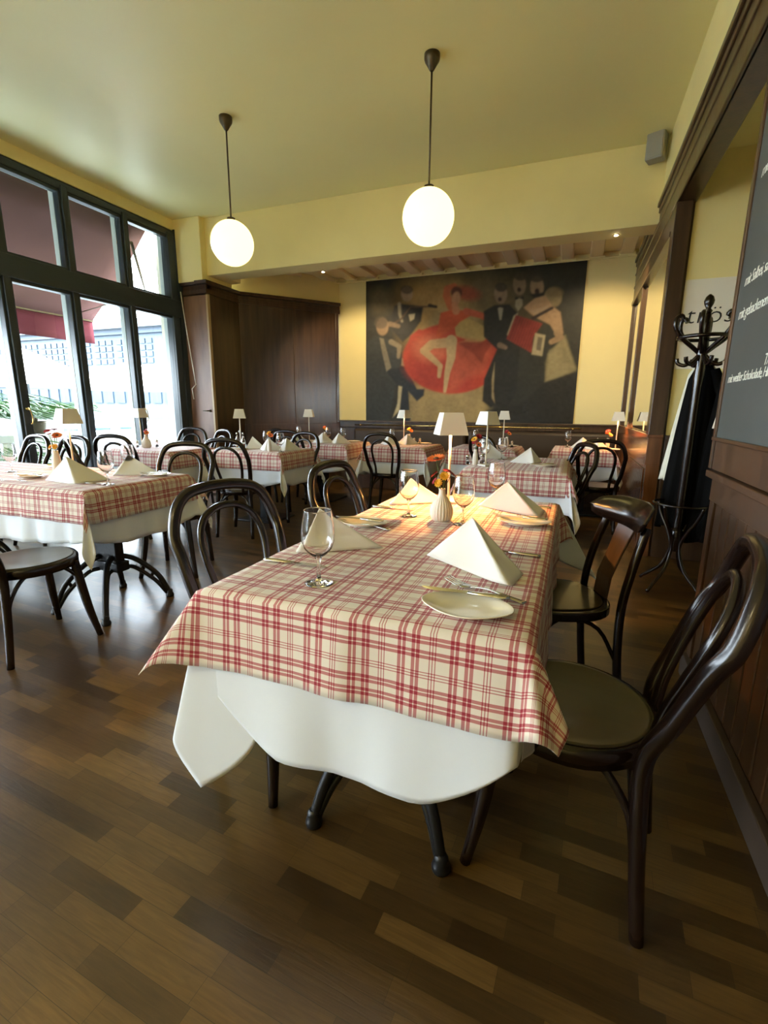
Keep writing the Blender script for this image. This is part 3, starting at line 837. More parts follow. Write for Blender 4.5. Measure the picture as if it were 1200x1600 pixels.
# ------------------------------------------------------------------ BENTWOOD CHAIR
HALF = [(0.185, -.225, 0), (.175, -.20, .25), (.165, -.19, .47), (.195, -.23, .60), (.212, -.278, .737), (.215, -.31, .80), (.188, -.334, .888), (.142, -.345, .938), (.071, -.35, .956), (0, -.35, .96)]
def bent_chair(loc, rz, label, group):
    c = thing('bentwood_chair', loc, rz, label, 'chair', group)
    full = HALF + [(-a, b, z) for a, b, z in HALF[-2::-1]]
    pts = cat_curve(full, 6)
    rad = [.0165 + .0045 * min(1, p[2] / .45) for p in pts]
    MB().tube(pts, rad, 10).build('back_frame', black_wood, c)
    inn = [(.10, -.20, .455), (.105, -.215, .56), (.125, -.25, .68), (.128, -.285, .78), (.10, -.308, .845), (.05, -.318, .878), (0, -.32, .886)]
    inn = inn + [(-a, b, z) for a, b, z in inn[-2::-1]]
    MB().tube(cat_curve(inn, 5), .0142, 8).build('inner_hoop', black_wood, c)
    n = 36; ring = []
    def seat_r(a):
        x, y = math.cos(a), math.sin(a)
        return .205 * (1 + .05 * math.cos(2 * a + PI) * 0 + .035 * max(0, y) ** 2)
    ring = [(seat_r(2 * PI * k / n) * math.cos(2 * PI * k / n), seat_r(2 * PI * k / n) * math.sin(2 * PI * k / n), .455) for k in range(n)]
    rg = MB()
    prof = [(-.012, -.030), (.012, -.030), (.014, .008), (.006, .018), (-.012, .018)]
    vs = []; fs = []
    for k, p in enumerate(ring):
        a = 2 * PI * k / n
        for (dr_, dz) in prof: vs.append((p[0] + dr_ * math.cos(a), p[1] + dr_ * math.sin(a), p[2] + dz))
    m_ = len(prof)
    for k in range(n):
        k2 = (k + 1) % n
        for q in range(m_): fs.append((k * m_ + q, k2 * m_ + q, k2 * m_ + (q + 1) % m_, k * m_ + (q + 1) % m_))
    rg.add(vs, fs, True).build('seat_ring', black_wood, c)
    st = MB(); vs = [(0, 0, .464)]; fs = []
    for rr, z in ((.4, .465), (.8, .468), (.93, .473), (.965, .474)):
        for k in range(n):
            vs.append((ring[k][0] * rr, ring[k][1] * rr, z))
    for k in range(n):
        fs.append((0, 1 + k, 1 + (k + 1) % n))
        for q in range(3):
            a = 1 + q * n + k; b = 1 + q * n + (k + 1) % n; fs.append((a, a + n, b + n, b))
    st.add(vs, fs, True).build('seat', seat_wood, c, solid=.006)
    for s in (-1, 1):
        MB().tube(cat_curve([(s * .148, .148, .445), (s * .155, .155, .36), (s * .178, .178, .16), (s * .205, .205, 0)], 4),
                  [.022, .0228, .0235, .024, .024, .0235, .023, .0225, .021, .0195, .018, .0165, .0155], 10).build('leg', black_wood, c)
    F = {(-1, 1): (-.172, .172, .25), (1, 1): (.172, .172, .25), (-1, -1): (-.172, -.195, .22), (1, -1): (.172, -.195, .22)}
    for (a, b) in (((-1, -1), (-1, 1)), ((1, -1), (1, 1)), ((-1, 1), (1, 1)), ((-1, -1), (1, -1))):
        p, q = Vector(F[a]), Vector(F[b]); mid = (p + q) / 2
        inw = Vector((-mid.x, -mid.y, 0)); inw = inw.normalized() * .03
        pts = [p, p.lerp(q, .06) + Vector((0, 0, .10)) + inw * .4, p.lerp(q, .26) + Vector((0, 0, .185)) + inw, mid + inw + Vector((0, 0, .205)), p.lerp(q, .74) + Vector((0, 0, .185)) + inw, p.lerp(q, .94) + Vector((0, 0, .10)) + inw * .4, q]
        for pt in pts: pt.z = min(pt.z, .437)
        MB().tube(cat_curve([tuple(v) for v in pts], 4), .0105, 8).build('brace', black_wood, c)
    return c

D = math.radians
T1c = 'bentwood chairs at the front table'
chair0 = bent_chair((.055, 1.285, 0), D(80), 'dark bentwood chair with green-brown seat, right foreground', T1c)
chairs = [
    (-.918, 1.344, -110, 'dark bentwood chair at left of front table, nearer one, big empty arch back', T1c),
    (-.845, 2.219, -97, 'dark bentwood chair at left of front table, further one with warm highlights', T1c),
    (-2.60, 1.545, -7, 'dark bentwood chair cut by the left picture edge, before the left table', 'bentwood chairs at the left table'),
    (-2.80, 2.75, 203, 'bentwood chair behind the right end of the left table', 'bentwood chairs at the left table'),
    (-4.95, 2.84, 176, 'bentwood chair behind left table, leftmost arch below the window', 'bentwood chairs at the left table'),
    (-4.48, 2.90, 180, 'bentwood chair behind left table, arch just left of the dark lamp', 'bentwood chairs at the left table'),
    (-3.98, 3.24, -29, 'bentwood chair behind left-table lamp, turned towards the window table', 'bentwood chairs at the window table'),
    (-4.42, 3.86, 14, 'bentwood chair right of left-table lamp, tucked under the window table', 'bentwood chairs at the window table'),
    (-3.04, 3.89, 12, 'bentwood chair in front of the middle table with the oil caddy', 'bentwood chairs at the middle table'),
    (-3.02, 4.66, 168, 'bentwood chair behind the middle table, backed to the room corner', 'bentwood chairs at the middle table'),
    (-3.40, 5.62, 0, 'bentwood chair in front of the far left table by the dark panelling', 'bentwood chairs near the panelling'),
    (-2.104, 5.574, 2, 'bentwood chair standing alone before the centre rear table, whole back visible', 'bentwood chairs near the mural'),
    (-.18, 4.366, 118, 'bentwood chair at the right side of the table behind the front one', 'bentwood chairs at the right rear tables'),
    (.285, 5.50, 0, 'bentwood chair before the far right table beside the mirrors', 'bentwood chairs at the right rear tables'),
    (-.70, 5.52, -40, 'bentwood chair half hidden behind the second lamp, under the mural', 'bentwood chairs near the mural'),
    (-4.86, 4.95, 190, 'pale-lit bentwood chair in the corner by the last window', 'bentwood chairs at the window table'),
    (-4.30, 4.72, 160, 'bentwood chair near the brown door, left of the white lamp', 'bentwood chairs at the window table'),
    (-3.92, 5.28, 150, 'bentwood chair seen behind the middle lamp pole', 'bentwood chairs near the panelling'),
]
for (x, y, a, lab, g) in chairs:
    dup(chair0, (x, y, 0), D(a), lab, g)

# chair with a broad curved top rail
sc_ = thing('splat_back_chair', (-.01, 2.09, 0), D(113), 'dark chair with broad curved top rail and wide centre splat, behind the foreground chair', 'chair')
n = 36
sr = MB(); prof = [(.30, 0)]
def sr_pt(a, k): return (k * .205 * math.copysign(abs(math.cos(a)) ** .8, math.cos(a)), k * .205 * math.copysign(abs(math.sin(a)) ** .8, math.sin(a)))
poly = [sr_pt(2 * PI * k / n, 1) for k in range(n)]
MB().prism(poly, .43, .468).build('seat_frame', black_wood, sc_, bevel=.006)
MB().prism([(a * .86, b * .86) for a, b in poly], .468, .474).build('seat', seat_wood, sc_, bevel=.003)
for s in (-1, 1):
    MB().tube(cat_curve([(s * .18, -.235, 0), (s * .172, -.205, .25), (s * .168, -.20, .46), (s * .165, -.225, .62), (s * .15, -.275, .80)], 5), .0175, 10).build('rear_post', black_wood, sc_)
    MB().tube(cat_curve([(s * .15, .15, .44), (s * .175, .17, .2), (s * .19, .19, 0)], 5), [.019 - .0006 * k for k in range(11)], 10).build('leg', black_wood, sc_)
    MB().tube(cat_curve([(s * .172, -.2, .24), (s * .16, -.12, .38), (s * .15, 0, .425), (s * .16, .09, .39), (s * .17, .165, .26)], 4), .0085, 8).build('brace', black_wood, sc_)
vs = []; fs = []
NU, NV = 20, 4
for i in range(NU + 1):
    t = -1 + 2 * i / NU; hh = .052 * math.sqrt(max(0, 1 - t ** 4)) + .002
    xx = .22 * t; yb = -.30 + .075 * t * t
    for (dy, dz) in ((-.008, -1), (.006, -1), (.013, 0), (.008, 1), (-.006, 1), (-.002, 0)):
        vs.append((xx, yb + dy - dz * hh * .55, .83 + dz * hh))
for i in range(NU):
    for q in range(6): fs.append((i * 6 + q, i * 6 + (q + 1) % 6, (i + 1) * 6 + (q + 1) % 6, (i + 1) * 6 + q))
MB().add(vs, fs, True).build('top_rail', black_wood, sc_)
sp_ = []
for z, y in ((.46, -.195), (.56, -.205), (.66, -.24), (.79, -.285)):
    w = .055 + .012 * (z > .7)
    sp_ += [(-w, y - .006, z), (w, y - .006, z), (w, y + .006, z), (-w, y + .006, z)]
fs = [(0, 1, 2, 3), (12, 15, 14, 13)]
for i in range(3):
    for q in range(4): fs.append((i * 4 + q, (i + 1) * 4 + q, (i + 1) * 4 + (q + 1) % 4, i * 4 + (q + 1) % 4))
MB().add(sp_, fs).build('splat', dark_wood, sc_, bevel=.004)

# ------------------------------------------------------------------ TABLES AND CLOTHS
TZ = .782   # wood top; cloths lie on it
def drape(x0, x1, y0, y1, zt, d, step, k=(.5, .5), trim=(0, 0, 0, 0), lat=((0, 0),) * 4, lat2=((0, 0),) * 4, gx=(1, 1, 1, 1), gy=(1, 1, 1, 1), flare=.06, rip=.02, off=0.0, lift=0.0, seed=0, lam=.24):
    """rectangular cloth over a table top, corners as hanging folds; corner order (x-,y-),(x+,y-),(x-,y+),(x+,y+)"""
    r = np.random.default_rng(seed)
    Lx, Ly = x1 - x0, y1 - y0
    def axis(L):
        n1 = max(3, int(d / step)); n0 = max(6, int(L / (step * 1.6)))
        return np.concatenate([np.linspace(-d, 0, n1, endpoint=False), np.linspace(0, L, n0, endpoint=False), np.linspace(L, L + d, n1 + 1)])
    sx, sy = axis(Lx), axis(Ly)
    S, T = np.meshgrid(sx, sy)
    ax = np.where(S < 0, -S, np.where(S > Lx, S - Lx, 0)); ay = np.where(T < 0, -T, np.where(T > Ly, T - Ly, 0))
    sgx = np.where(S < Lx / 2, -1, 1); sgy = np.where(T < Ly / 2, -1, 1)
    bx = x0 + np.clip(S, 0, Lx); by = y0 + np.clip(T, 0, Ly)
    h = np.hypot(ax, ay); R = .012
    ha = np.minimum(h / R, PI / 2)
    outr = R * np.sin(ha) + off; down = np.where(h < PI / 2 * R, R * (1 - np.cos(ha)), R + (h - PI / 2 * R))
    phi = np.where(h > 1e-6, np.arctan2(ax, ay), 0)
    ci = (sgx > 0).astype(int) + 2 * (sgy > 0).astype(int)
    GX = np.array(gx)[ci]; GY = np.array(gy)[ci]
    corner = (ax > 1e-6) & (ay > 1e-6)
    w = np.where(corner, np.sin(2 * phi) ** .8, 0)
    dx0 = np.where(corner, np.sin(phi), (ax > 0)); dy0 = np.where(corner, np.cos(phi), (ay > 0))
    ph = r.uniform(0, 6, 4)
    rippley = np.sin(2 * PI * bx / lam + ph[0]) * .6 + np.sin(2 * PI * bx / (lam * .57) + ph[1]) * .4
    ripplex = np.sin(2 * PI * by / lam + ph[2]) * .6 + np.sin(2 * PI * by / (lam * .57) + ph[3]) * .4
    h = h * (1 - np.array(trim)[ci] * w)
    down = down * (1 - np.array(trim)[ci] * w)
    fx = flare * h * dx0 + rip * h / d * ripplex * dx0; fy = flare * h * dy0 + rip * h / d * rippley * dy0
    crx = .006 * np.exp(-np.abs(bx - (x0 + x1) / 2) / .008); cry = .006 * np.exp(-np.abs(by - (y0 + y1) / 2) / .008)
    fy = fy + crx * (ay > 0) * 2.0; fx = fx + cry * (ax > 0) * 1.2
    l1 = np.where(corner, np.maximum(np.sin(4 * phi), 0), 0); l2 = np.where(corner, np.maximum(-np.sin(4 * phi), 0), 0)
    LA = np.array(lat, float)[ci]; LB = np.array(lat2, float)[ci]
    ddx = fx + k[0] * h * w * GX + h * (l1 * LA[..., 0] + l2 * LB[..., 0]); ddy = fy + k[1] * h * w * GY + h * (l1 * LA[..., 1] + l2 * LB[..., 1])
    horiz = np.hypot(ddx, ddy)
    dn = np.sqrt(np.maximum(down ** 2 - np.minimum(horiz, down * .9) ** 2, 0))
    ucent = np.where(ay > 0, np.abs(bx - (x0 + x1) / 2) / (Lx / 2), np.abs(by - (y0 + y1) / 2) / (Ly / 2))
    dn = dn * (1 - lift * np.where(corner, (.6 - .6 * w) * ((np.cos(phi) > np.sin(phi)) | (sgx > 0)), .6 * ((ay > 0) | (sgx > 0)) * np.clip((ucent - .45) / .55, 0, 1) ** 1.5) * (h / d))
    X = bx + sgx * ((dx0 * outr) + ddx); Y = by + sgy * ((dy0 * outr) + ddy)
    Z = zt - dn + np.where(h == 0, (crx + cry) * .6, 0) + r.normal(0, .0003, X.shape)
    ny, nx = X.shape
    vs = np.stack([X, Y, Z], -1).reshape(-1, 3)
    idx = np.arange(ny * nx).reshape(ny, nx)
    fs = np.stack([idx[:-1, :-1], idx[:-1, 1:], idx[1:, 1:], idx[1:, :-1]], -1).reshape(-1, 4)
    uv = np.stack([S + 5.013, T + 5.031], -1).reshape(-1, 2)
    return vs, fs, uv
def cloth(name, m, label, cat, group, args, solid=.0016, **kw):
    vs, fs, uv = drape(*args, **kw)
    me = bpy.data.meshes.new(name); me.from_pydata(vs.tolist(), [], fs.tolist())
    ul = me.uv_layers.new(name='UVMap')
    ul.data.foreach_set('uv', uv[fs.ravel()].astype(np.float32).ravel())
    me.polygons.foreach_set('use_smooth', [True] * len(fs))
    me.materials.append(m)
    o = bpy.data.objects.new(name, me); COL.objects.link(o)
    md = o.modifiers.new('solid', 'SOLIDIFY'); md.thickness = solid; md.offset = 0
    return tag(o, label, cat, group)

def iron_end(t, cx, cy, sx, sy, name='leg'):
    """cast-iron four-footed column: plate column plus four arched feet"""
    MB().box(cx - .09, cx + .09, cy - .03, cy + .03, .28, TZ - .03).box(cx - .11, cx + .11, cy - .045, cy + .045, .24, .30).box(cx - .2, cx + .2, cy - .2, cy + .2, TZ - .045, TZ - .03).build('column', iron, t, bevel=.006)
    for ax_ in (-1, 1):
        for ay_ in (-1, 1):
            f = MB()
            up = cat_curve([(cx + ax_ * .05, cy + ay_ * .03, .33), (cx + ax_ * sx * .45, cy + ay_ * sy * .45, .285), (cx + ax_ * sx * .8, cy + ay_ * sy * .8, .17), (cx + ax_ * sx, cy + ay_ * sy, .03)], 5)
            lo = cat_curve([(cx + ax_ * .05, cy + ay_ * .03, .25), (cx + ax_ * sx * .4, cy + ay_ * sy * .4, .235), (cx + ax_ * sx * .75, cy + ay_ * sy * .75, .13), (cx + ax_ * sx * .95, cy + ay_ * sy * .95, .03)], 5)
            f.tube(up, .0165, 10); f.tube(lo, .013, 8)
            f.tube([up[9], lo[9]], .010, 6); f.tube([up[13], lo[13]], .012, 6)
            f.lathe([(.024, 0), (.027, .010), (.024, .022), (.019, .032), (.021, .042), (.012, .056)], 12, (cx + ax_ * sx, cy + ay_ * sy, 0))
            f.build('leg', iron, t)
def flat_base(t, cx, cy):
    MB().box(cx - .05, cx + .05, cy - .05, cy + .05, .02, TZ - .03).box(cx - .2, cx + .2, cy - .2, cy + .2, TZ - .045, TZ - .03).build('column', iron, t, bevel=.008)
    MB().box(cx - .24, cx + .24, cy - .24, cy + .24, 0, .022).build('base_plate', iron, t, bevel=.01)

tabs = [  # name bits, x0,x1,y0,y1, base kind, base centres
    ('front table', -.852, -.052, .93, 2.50, 'iron', [(-.44, 1.22), (-.44, 2.2)]),
    ('left table', -4.70, -2.475, 1.81, 2.58, 'iron', [(-2.66, 2.06), (-4.3, 2.1)]),
    ('window table', -4.78, -3.89, 3.83, 4.50, 'flat', [(-4.35, 4.15)]),
    ('middle table', -3.70, -2.79, 4.19, 4.86, 'flat', [(-3.22, 4.52)]),
    ('far left table', -3.72, -2.66, 5.46, 6.22, 'flat', [(-3.2, 5.9)]),
    ('centre rear table', -2.38, -1.63, 5.46, 6.25, 'flat', [(-2.0, 5.9)]),
    ('second table', -.785, -.01, 3.76, 4.90, 'flat', [(-.42, 4.3)]),
    ('mural table', -1.35, -.60, 5.60, 6.40, 'flat', [(-1.0, 6.0)]),
    ('far right table', -.20, .46, 6.03, 6.70, 'flat', [(.15, 6.35)]),
]
where = {'front table': 'in the foreground', 'left table': 'at the left picture edge', 'window table': 'in the corner below the last windows',
         'middle table': 'carrying the oil caddy, before the dark panelling', 'far left table': 'furthest left, against the panelling', 'centre rear table': 'behind the lone chair under the mural',
         'second table': 'directly behind the foreground one', 'mural table': 'small, mostly hidden, below the mural middle', 'far right table': 'in the far right corner by the mirrors'}
for i, (nm, x0, x1, y0, y1, kind, cs) in enumerate(tabs):
    t = thing('dining_table', ((x0 + x1) / 2, (y0 + y1) / 2, 0), 0, ('black iron-legged table ' if kind == 'iron' else 'black pedestal table ') + where[nm] + ', under its cloths', 'table')
    mx, my = (x0 + x1) / 2, (y0 + y1) / 2
    MB().box(x0 - mx, x1 - mx, y0 - my, y1 - my, TZ - .03, TZ).build('tabletop', dark_wood, t, bevel=.006)
    for (cx, cy) in cs:
        if kind == 'iron': iron_end(t, cx - mx, cy - my, .215 if nm == 'left table' else .20, .24 if nm == 'left table' else .15)
        else: flat_base(t, cx - mx, cy - my)
    near = i == 0
    st_ = .016 if near else (.025 if i < 2 else .035)
    kw = dict(flare=.05, rip=.016, seed=i)
    if near:
        cloth('white_tablecloth', white_cloth, 'long white undercloth hanging below the check cloth in the foreground', 'tablecloth', 'white undercloths', (x0, x1, y0, y1, TZ + .003, .44, st_),
              k=(1, 1), gx=(.06, .03, .4, .4), gy=(.05, -.25, .4, .4), trim=(.05, .62, 0, 0), lat=((-.34, -.06), (0, 0), (0, 0), (0, 0)), lat2=((.20, .05), (0, -.1), (0, 0), (0, 0)), flare=.02, rip=.013, off=0.0, lift=.62, seed=21, lam=.45)
        cloth('check_tablecloth', plaid, 'red and cream check tablecloth in the foreground', 'tablecloth', 'red check tablecloths', (x0, x1, y0, y1, TZ + .010, .215, st_),
              k=(1, 1), gx=(.43, .20, .3, .3), gy=(.20, .02, .3, .3), trim=(0, .22, .1, .1), lat=((0, 0), (-.02, .15), (0, 0), (0, 0)), lat2=((0, 0), (.14, -.04), (0, 0), (0, 0)), flare=.08, rip=.008, off=.006, seed=5, lam=.33)
    else:
        gd = (.7, .7, .7, .7); tr_ = (.10,) * 4; la_ = ((.17, 0),) * 4; lb_ = ((0, .17),) * 4
        cloth('white_tablecloth', white_cloth, 'white undercloth of the table ' + where[nm], 'tablecloth', 'white undercloths', (x0, x1, y0, y1, TZ + .003, .36 if i != 1 else .34, st_),
              k=(.22, .22), gx=gd, gy=gd, trim=tr_, lat=la_, lat2=lb_, lift=.25, flare=.04, rip=.02, seed=i + 30)
        cloth('check_tablecloth', plaid, 'red and cream check tablecloth of the table ' + where[nm], 'tablecloth', 'red check tablecloths', (x0, x1, y0, y1, TZ + .010, .19, st_),
              k=(.34, .34), gx=gd, gy=gd, trim=tr_, lat=la_, lat2=lb_, flare=.08, rip=.008, off=.006, seed=i + 60)
ZT = TZ + .0115   # surface of the cloth

# ------------------------------------------------------------------ TABLE WARE
glass_labels = []
def wine_profile(hgt=.20, r=.044):
    o_ = [(0, 0), (.036, 0), (.038, .0015), (.030, .004), (.010, .008), (.0055, .016), (.0045, .04), (.0048, .062), (.010, .072), (.024, .082), (.037, .098), (.0435, .118), (r, .135), (.042, .16), (.038, .185), (.0367, hgt - .004), (.0365, hgt - .001), (.0363, hgt - .0003), (.0360, hgt)]
    i_ = [(.0357, hgt - .0003), (.0355, hgt - .001), (.0357, hgt - .004), (.037, .185), (.0408, .16), (r - .0014, .135), (.042, .118), (.0355, .100), (.023, .086), (.010, .0775), (0, .0755)]
    return o_, i_
def build_glass(loc, label, group, s=1.0):
    g = thing('wine_glass', loc, 0, label, 'glass', group)
    o_, i_ = wine_profile()
    MB().lathe([(a, b) for a, b in o_[:9]], 28).build('foot', glass_mat, g)
    MB().lathe([(0, .0703)] + [(a, b) for a, b in o_[8:]] + i_, 28).build('bowl', glass_mat, g)
    return g
T1g = 'wine glasses on the front table'
glass0 = build_glass((-.598, 1.06, ZT), 'empty stemmed glass standing nearest the camera, front left of table', T1g)
for (x, y, lab, gp) in [
    (-.636, 1.925, 'stemmed glass before the left yellow-lit napkin on the front table', T1g),
    (-.385, 1.865, 'stemmed glass just right of the ribbed vase on the front table', T1g),
    (-.335, 2.40, 'stemmed glass at the far end of the front table, above the right yellow napkin', T1g),
    (-2.565, 2.03, 'stemmed glass at the right front corner of the left table', 'glasses on the left table'),
    (-2.86, 2.44, 'stemmed glass behind the front napkin of the left table', 'glasses on the left table'),
    (-3.66, 2.16, 'stemmed glass at the left picture edge', 'glasses on the left table'),
    (-2.86, 4.32, 'stemmed glass in front of the right napkin on the middle table', 'glasses on far tables'),
    (-3.24, 4.62, 'tumbler-like glass between lamp and vase on the middle table', 'glasses on far tables'),
    (-3.62, 5.95, 'leftmost glass on the far left table by the panelling', 'glasses on far tables'),
    (-3.47, 5.70, 'second glass from left on the far left table', 'glasses on far tables'),
    (-3.13, 5.90, 'glass right of the small lamp on the far left table', 'glasses on far tables'),
    (-2.88, 5.85, 'rightmost glass on the far left table', 'glasses on far tables'),
    (-2.25, 6.05, 'glass on the centre rear table left of the napkins', 'glasses on far tables'),
    (-.60, 4.55, 'glass right of the lamp on the second table', 'glasses on far tables'),
    (-.70, 4.20, 'glass between vase and lamp on the second table', 'glasses on far tables'),
    (-.05, 6.45, 'glass alone at the left side of the far right table', 'glasses on far tables'),
    (-1.15, 6.15, 'glass left of the small lamp below the mural', 'glasses on far tables')]:
    dup(glass0, (x, y, ZT), random.uniform(0, 6), lab, gp)

def plate_mesh():
    def f(r, z, a): return r * (1 + .035 * math.cos(4 * a)) 
    m = MB(); m.lathe([(0, .004), (.045, .004), (.06, .007), (.078, .013), (.085, .017), (.0855, .019), (.084, .0195), (.076, .0155), (.06, .0105), (.045, .0075), (0, .0072)], 48, fn=f, sx=1.22, sy=.90)
    m.lathe([(.05, 0), (.052, .005)], 48, sx=1.22, sy=.9)
    return m
def knife_parts(parent=None, L=.215, k=1.0):
    h = MB(); hl = L * .46
    vs = []; fs = []
    for x, w, t in ((0, .0055, .003), (.01, .007, .0038), (hl * .6, .006, .0034), (hl, .0045, .003)):
        for (a, b) in ((-1, -.6), (-.6, -1), (.6, -1), (1, -.6), (1, .6), (.6, 1), (-.6, 1), (-1, .6)):
            vs.append((x, a * w, .004 + b * t))
    for i in range(3):
        for q in range(8): fs.append((i * 8 + q, (i + 1) * 8 + q, (i + 1) * 8 + (q + 1) % 8, i * 8 + (q + 1) % 8))
    fs += [tuple(range(8)), tuple(range(31, 23, -1))]
    h.add(vs, fs, True)
    b = MB(); vs = []; fs = []
    pr = [(hl, -.004, .004), (hl + .012, -.0055, .0055), (hl + .05, -.0055, .0075), (L * .85, -.0055, .0075), (L * .95, -.0045, .003), (L, -.004, -.003)]
    for x, a, c in pr: vs += [(x, a, .0032), (x, c, .0036), (x, c, .0046), (x, a, .0054)]
    for i in range(len(pr) - 1):
        for q in range(4): fs.append((i * 4 + q, (i + 1) * 4 + q, (i + 1) * 4 + (q + 1) % 4, i * 4 + (q + 1) % 4))
    fs += [(0, 1, 2, 3), tuple(len(vs) - 1 - q for q in range(4))]
    b.add(vs, fs, False)
    return h, b
def fork_parts(L=.20):
    h = MB(); n = 14; vs = []; fs = []
    for i in range(n + 1):
        t = i / n; x = t * L * .68
        w = .0085 - .006 * min(1, t / .6) + (.003 * max(0, (t - .85) / .15)); z = .004 + .010 * math.sin(PI * min(1, t * 1.05)) * t
        vs += [(x, -w, z - .001), (x, w, z - .001), (x, w * .8, z + .0014), (x, -w * .8, z + .0014)]
    for i in range(n):
        for q in range(4): fs.append((i * 4 + q, i * 4 + (q + 1) % 4, (i + 1) * 4 + (q + 1) % 4, (i + 1) * 4 + q))
    fs += [(3, 2, 1, 0), tuple(n * 4 + q for q in range(4))]
    h.add(vs, fs, True)
    p = MB(); x0 = L * .66
    def z(t): return .0052 - .004 * math.sin(PI * t) + .007 * t * t
    vs = []; fs = []
    for i in range(7):
        t = i / 6; w = .004 + .008 * min(1, t * 1.6); vs += [(x0 + t * .024, -w, z(t * .45)), (x0 + t * .024, w, z(t * .45))]
    for i in range(6): fs.append((2 * i, 2 * i + 1, 2 * i + 3, 2 * i + 2))
    p.add(vs, fs, True)
    for k in range(4):
        yy = -.0105 + .007 * k; vs = []; fs = []
        for i in range(6):
            t = i / 5; w = .0019 - .0009 * t; vs += [(x0 + .023 + t * (L * .34 - .023), yy - w, z(.45 + .55 * t)), (x0 + .023 + t * (L * .34 - .023), yy + w, z(.45 + .55 * t))]
        for i in range(5): fs.append((2 * i, 2 * i + 1, 2 * i + 3, 2 * i + 2))
        p.add(vs, fs, True)
    return h, p
plate0 = plate_mesh().build('bread_plate', china); plate0.location = (-.195, 1.03, ZT); plate0.rotation_euler = (0, 0, D(-2))
tag(plate0, 'cream oval bread plate with a knife across it, nearest the camera', 'plate', 'bread plates')
plates = [(-.155, 1.965, 4, 'oval bread plate lit yellow, at the right side before the far napkin'), (-.755, 1.70, 0, 'oval bread plate at the left side of the front table, before the left yellow napkin'),
          (-3.26, 2.03, 10, 'bread plate at the front side of the left table'), (-2.60, 2.42, 10, 'bread plate at the back right corner of the left table'), (-3.62, 2.45, 0, 'bread plate behind the vase on the left table'),
          (-.20, 4.12, 5, 'bread plate before the napkin on the second table'), (-3.42, 4.35, 0, 'bread plate left of the napkins on the middle table'), (-2.93, 4.52, 0, 'bread plate at the right rear corner of the middle table'),
          (-1.82, 6.10, 0, 'bread plate at the right corner of the centre rear table'), (-2.82, 6.05, 0, 'bread plate at the right corner of the far left table'), (-.72, 6.2, 0, 'bread plate at the right corner of the small table below the mural')]
for (x, y, a, lab) in plates:
    c = plate0.copy(); COL.objects.link(c); c.location = (x, y, ZT); c.rotation_euler = (0, 0, D(a)); c['label'] = lab
def make_knife(loc, rz, label, group, L=.215, tilt=0.0):
    k = thing('table_knife', loc, rz, label, 'knife', group); h, b = knife_parts(None, L)
    k.rotation_euler = (0, tilt, rz)
    S_ = Matrix.Diagonal((1, 1.4, 1.15, 1))
    h.xform(S_).build('handle', steel, k); b.xform(S_).build('blade', steel, k); return k
def make_fork(loc, rz, label, group):
    k = thing('fork', loc, rz, label, 'fork', group); h, p = fork_parts()
    S_ = Matrix.Diagonal((1.15, 1.3, 1.2, 1))
    h.xform(S_).build('handle', steel, k); p.xform(S_).build('prongs', steel, k, solid=.0016); return k
PZ = ZT + .019
knife0 = make_knife((-.105, 1.09, PZ), D(183), 'butter knife lying across the nearest cream plate', 'cutlery on the front table')
fork0 = make_fork((-.072, 1.118, ZT), D(158), 'fork lying between nearest plate and nearest white napkin', 'cutlery on the front table')
kn = [(-.065, 1.985, PZ, 176, 'knife across the yellow-lit right plate'), (-.062, 1.525, ZT, 176, 'large knife at the right edge, behind the near white napkin'),
      (-.065, 2.345, ZT, 178, 'knife at the far right end of the front table'), (-.665, 1.70, PZ, 178, 'knife across the plate at the left side'),
      (-.845, 1.166, ZT, 2, 'knife at the left edge behind the nearest glass'), (-.855, 2.05, ZT, 356, 'knife at the left edge before the left yellow napkin'),
      (-3.17, 2.04, PZ, 190, 'knife across the front plate of the left table'), (-2.50, 2.42, PZ, 188, 'knife across the right plate of the left table'), (-3.52, 2.48, ZT, 184, 'knife at the back side of the left table'),
      (-.12, 4.14, PZ, 184, 'knife across the plate of the second table'), (-2.75, 2.0, ZT, 10, 'knife beside the front napkin of the left table')]
for (x, y, z, a, lab) in kn:
    dup(knife0, (x, y, z), D(a), lab, 'table knives')
fk = [(-.075, 2.02, ZT, 166, 'fork beside the yellow-lit right plate'), (-.62, 1.655, ZT, 170, 'fork before the plate at the left side'), (-3.1, 1.90, ZT, 186, 'fork at the front edge of the left table'), (-2.66, 2.34, ZT, 100, 'fork beside the right plate of the left table')]
for (x, y, z, a, lab) in fk:
    dup(fork0, (x, y, z), D(a), lab, 'forks')

# napkins
def napkin_mesh(W1, F, W2, apex, round_=.25, n=34, m=14):
    """folded napkin standing as a tent: wing, front crease, wing, apex; open at the rear"""
    W1, F, W2, A = map(lambda p: np.array(p, float), (W1, F, W2, apex))
    vs = []; fs = []
    for i in range(n + 1):
        s = -1 + 2 * i / n
        e = abs(s); wing = W1 if s < 0 else W2
        base = F + (wing - F) * e
        # rounded crease
        rr = max(0, 1 - e / round_)
        base = base + ((W1 + W2) / 2 - F) * (.09 * rr * rr)
        for j in range(m + 1):
            t = j / m
            bow = math.sin(PI * t) * math.sin(PI * min(1, e * 1.0)) * .010
            wdir = (wing - F); nrm = np.array([wdir[1], -wdir[0], 0]); nrm = nrm / (np.linalg.norm(nrm) + 1e-9) * (1 if s > 0 else -1)
            tt = t * (1 - .02 * (1 - e))
            p = base * (1 - tt) + A * tt + nrm * bow * (-1)
            # rounded folded tip at the wings
            p[2] = p[2] + .004 * rr * (1 - t)
            vs.append(tuple(p))
    for i in range(n):
        for j in range(m):
            a = i * (m + 1) + j; fs.append((a, a + m + 1, a + m + 2, a + 1))
    return vs, fs
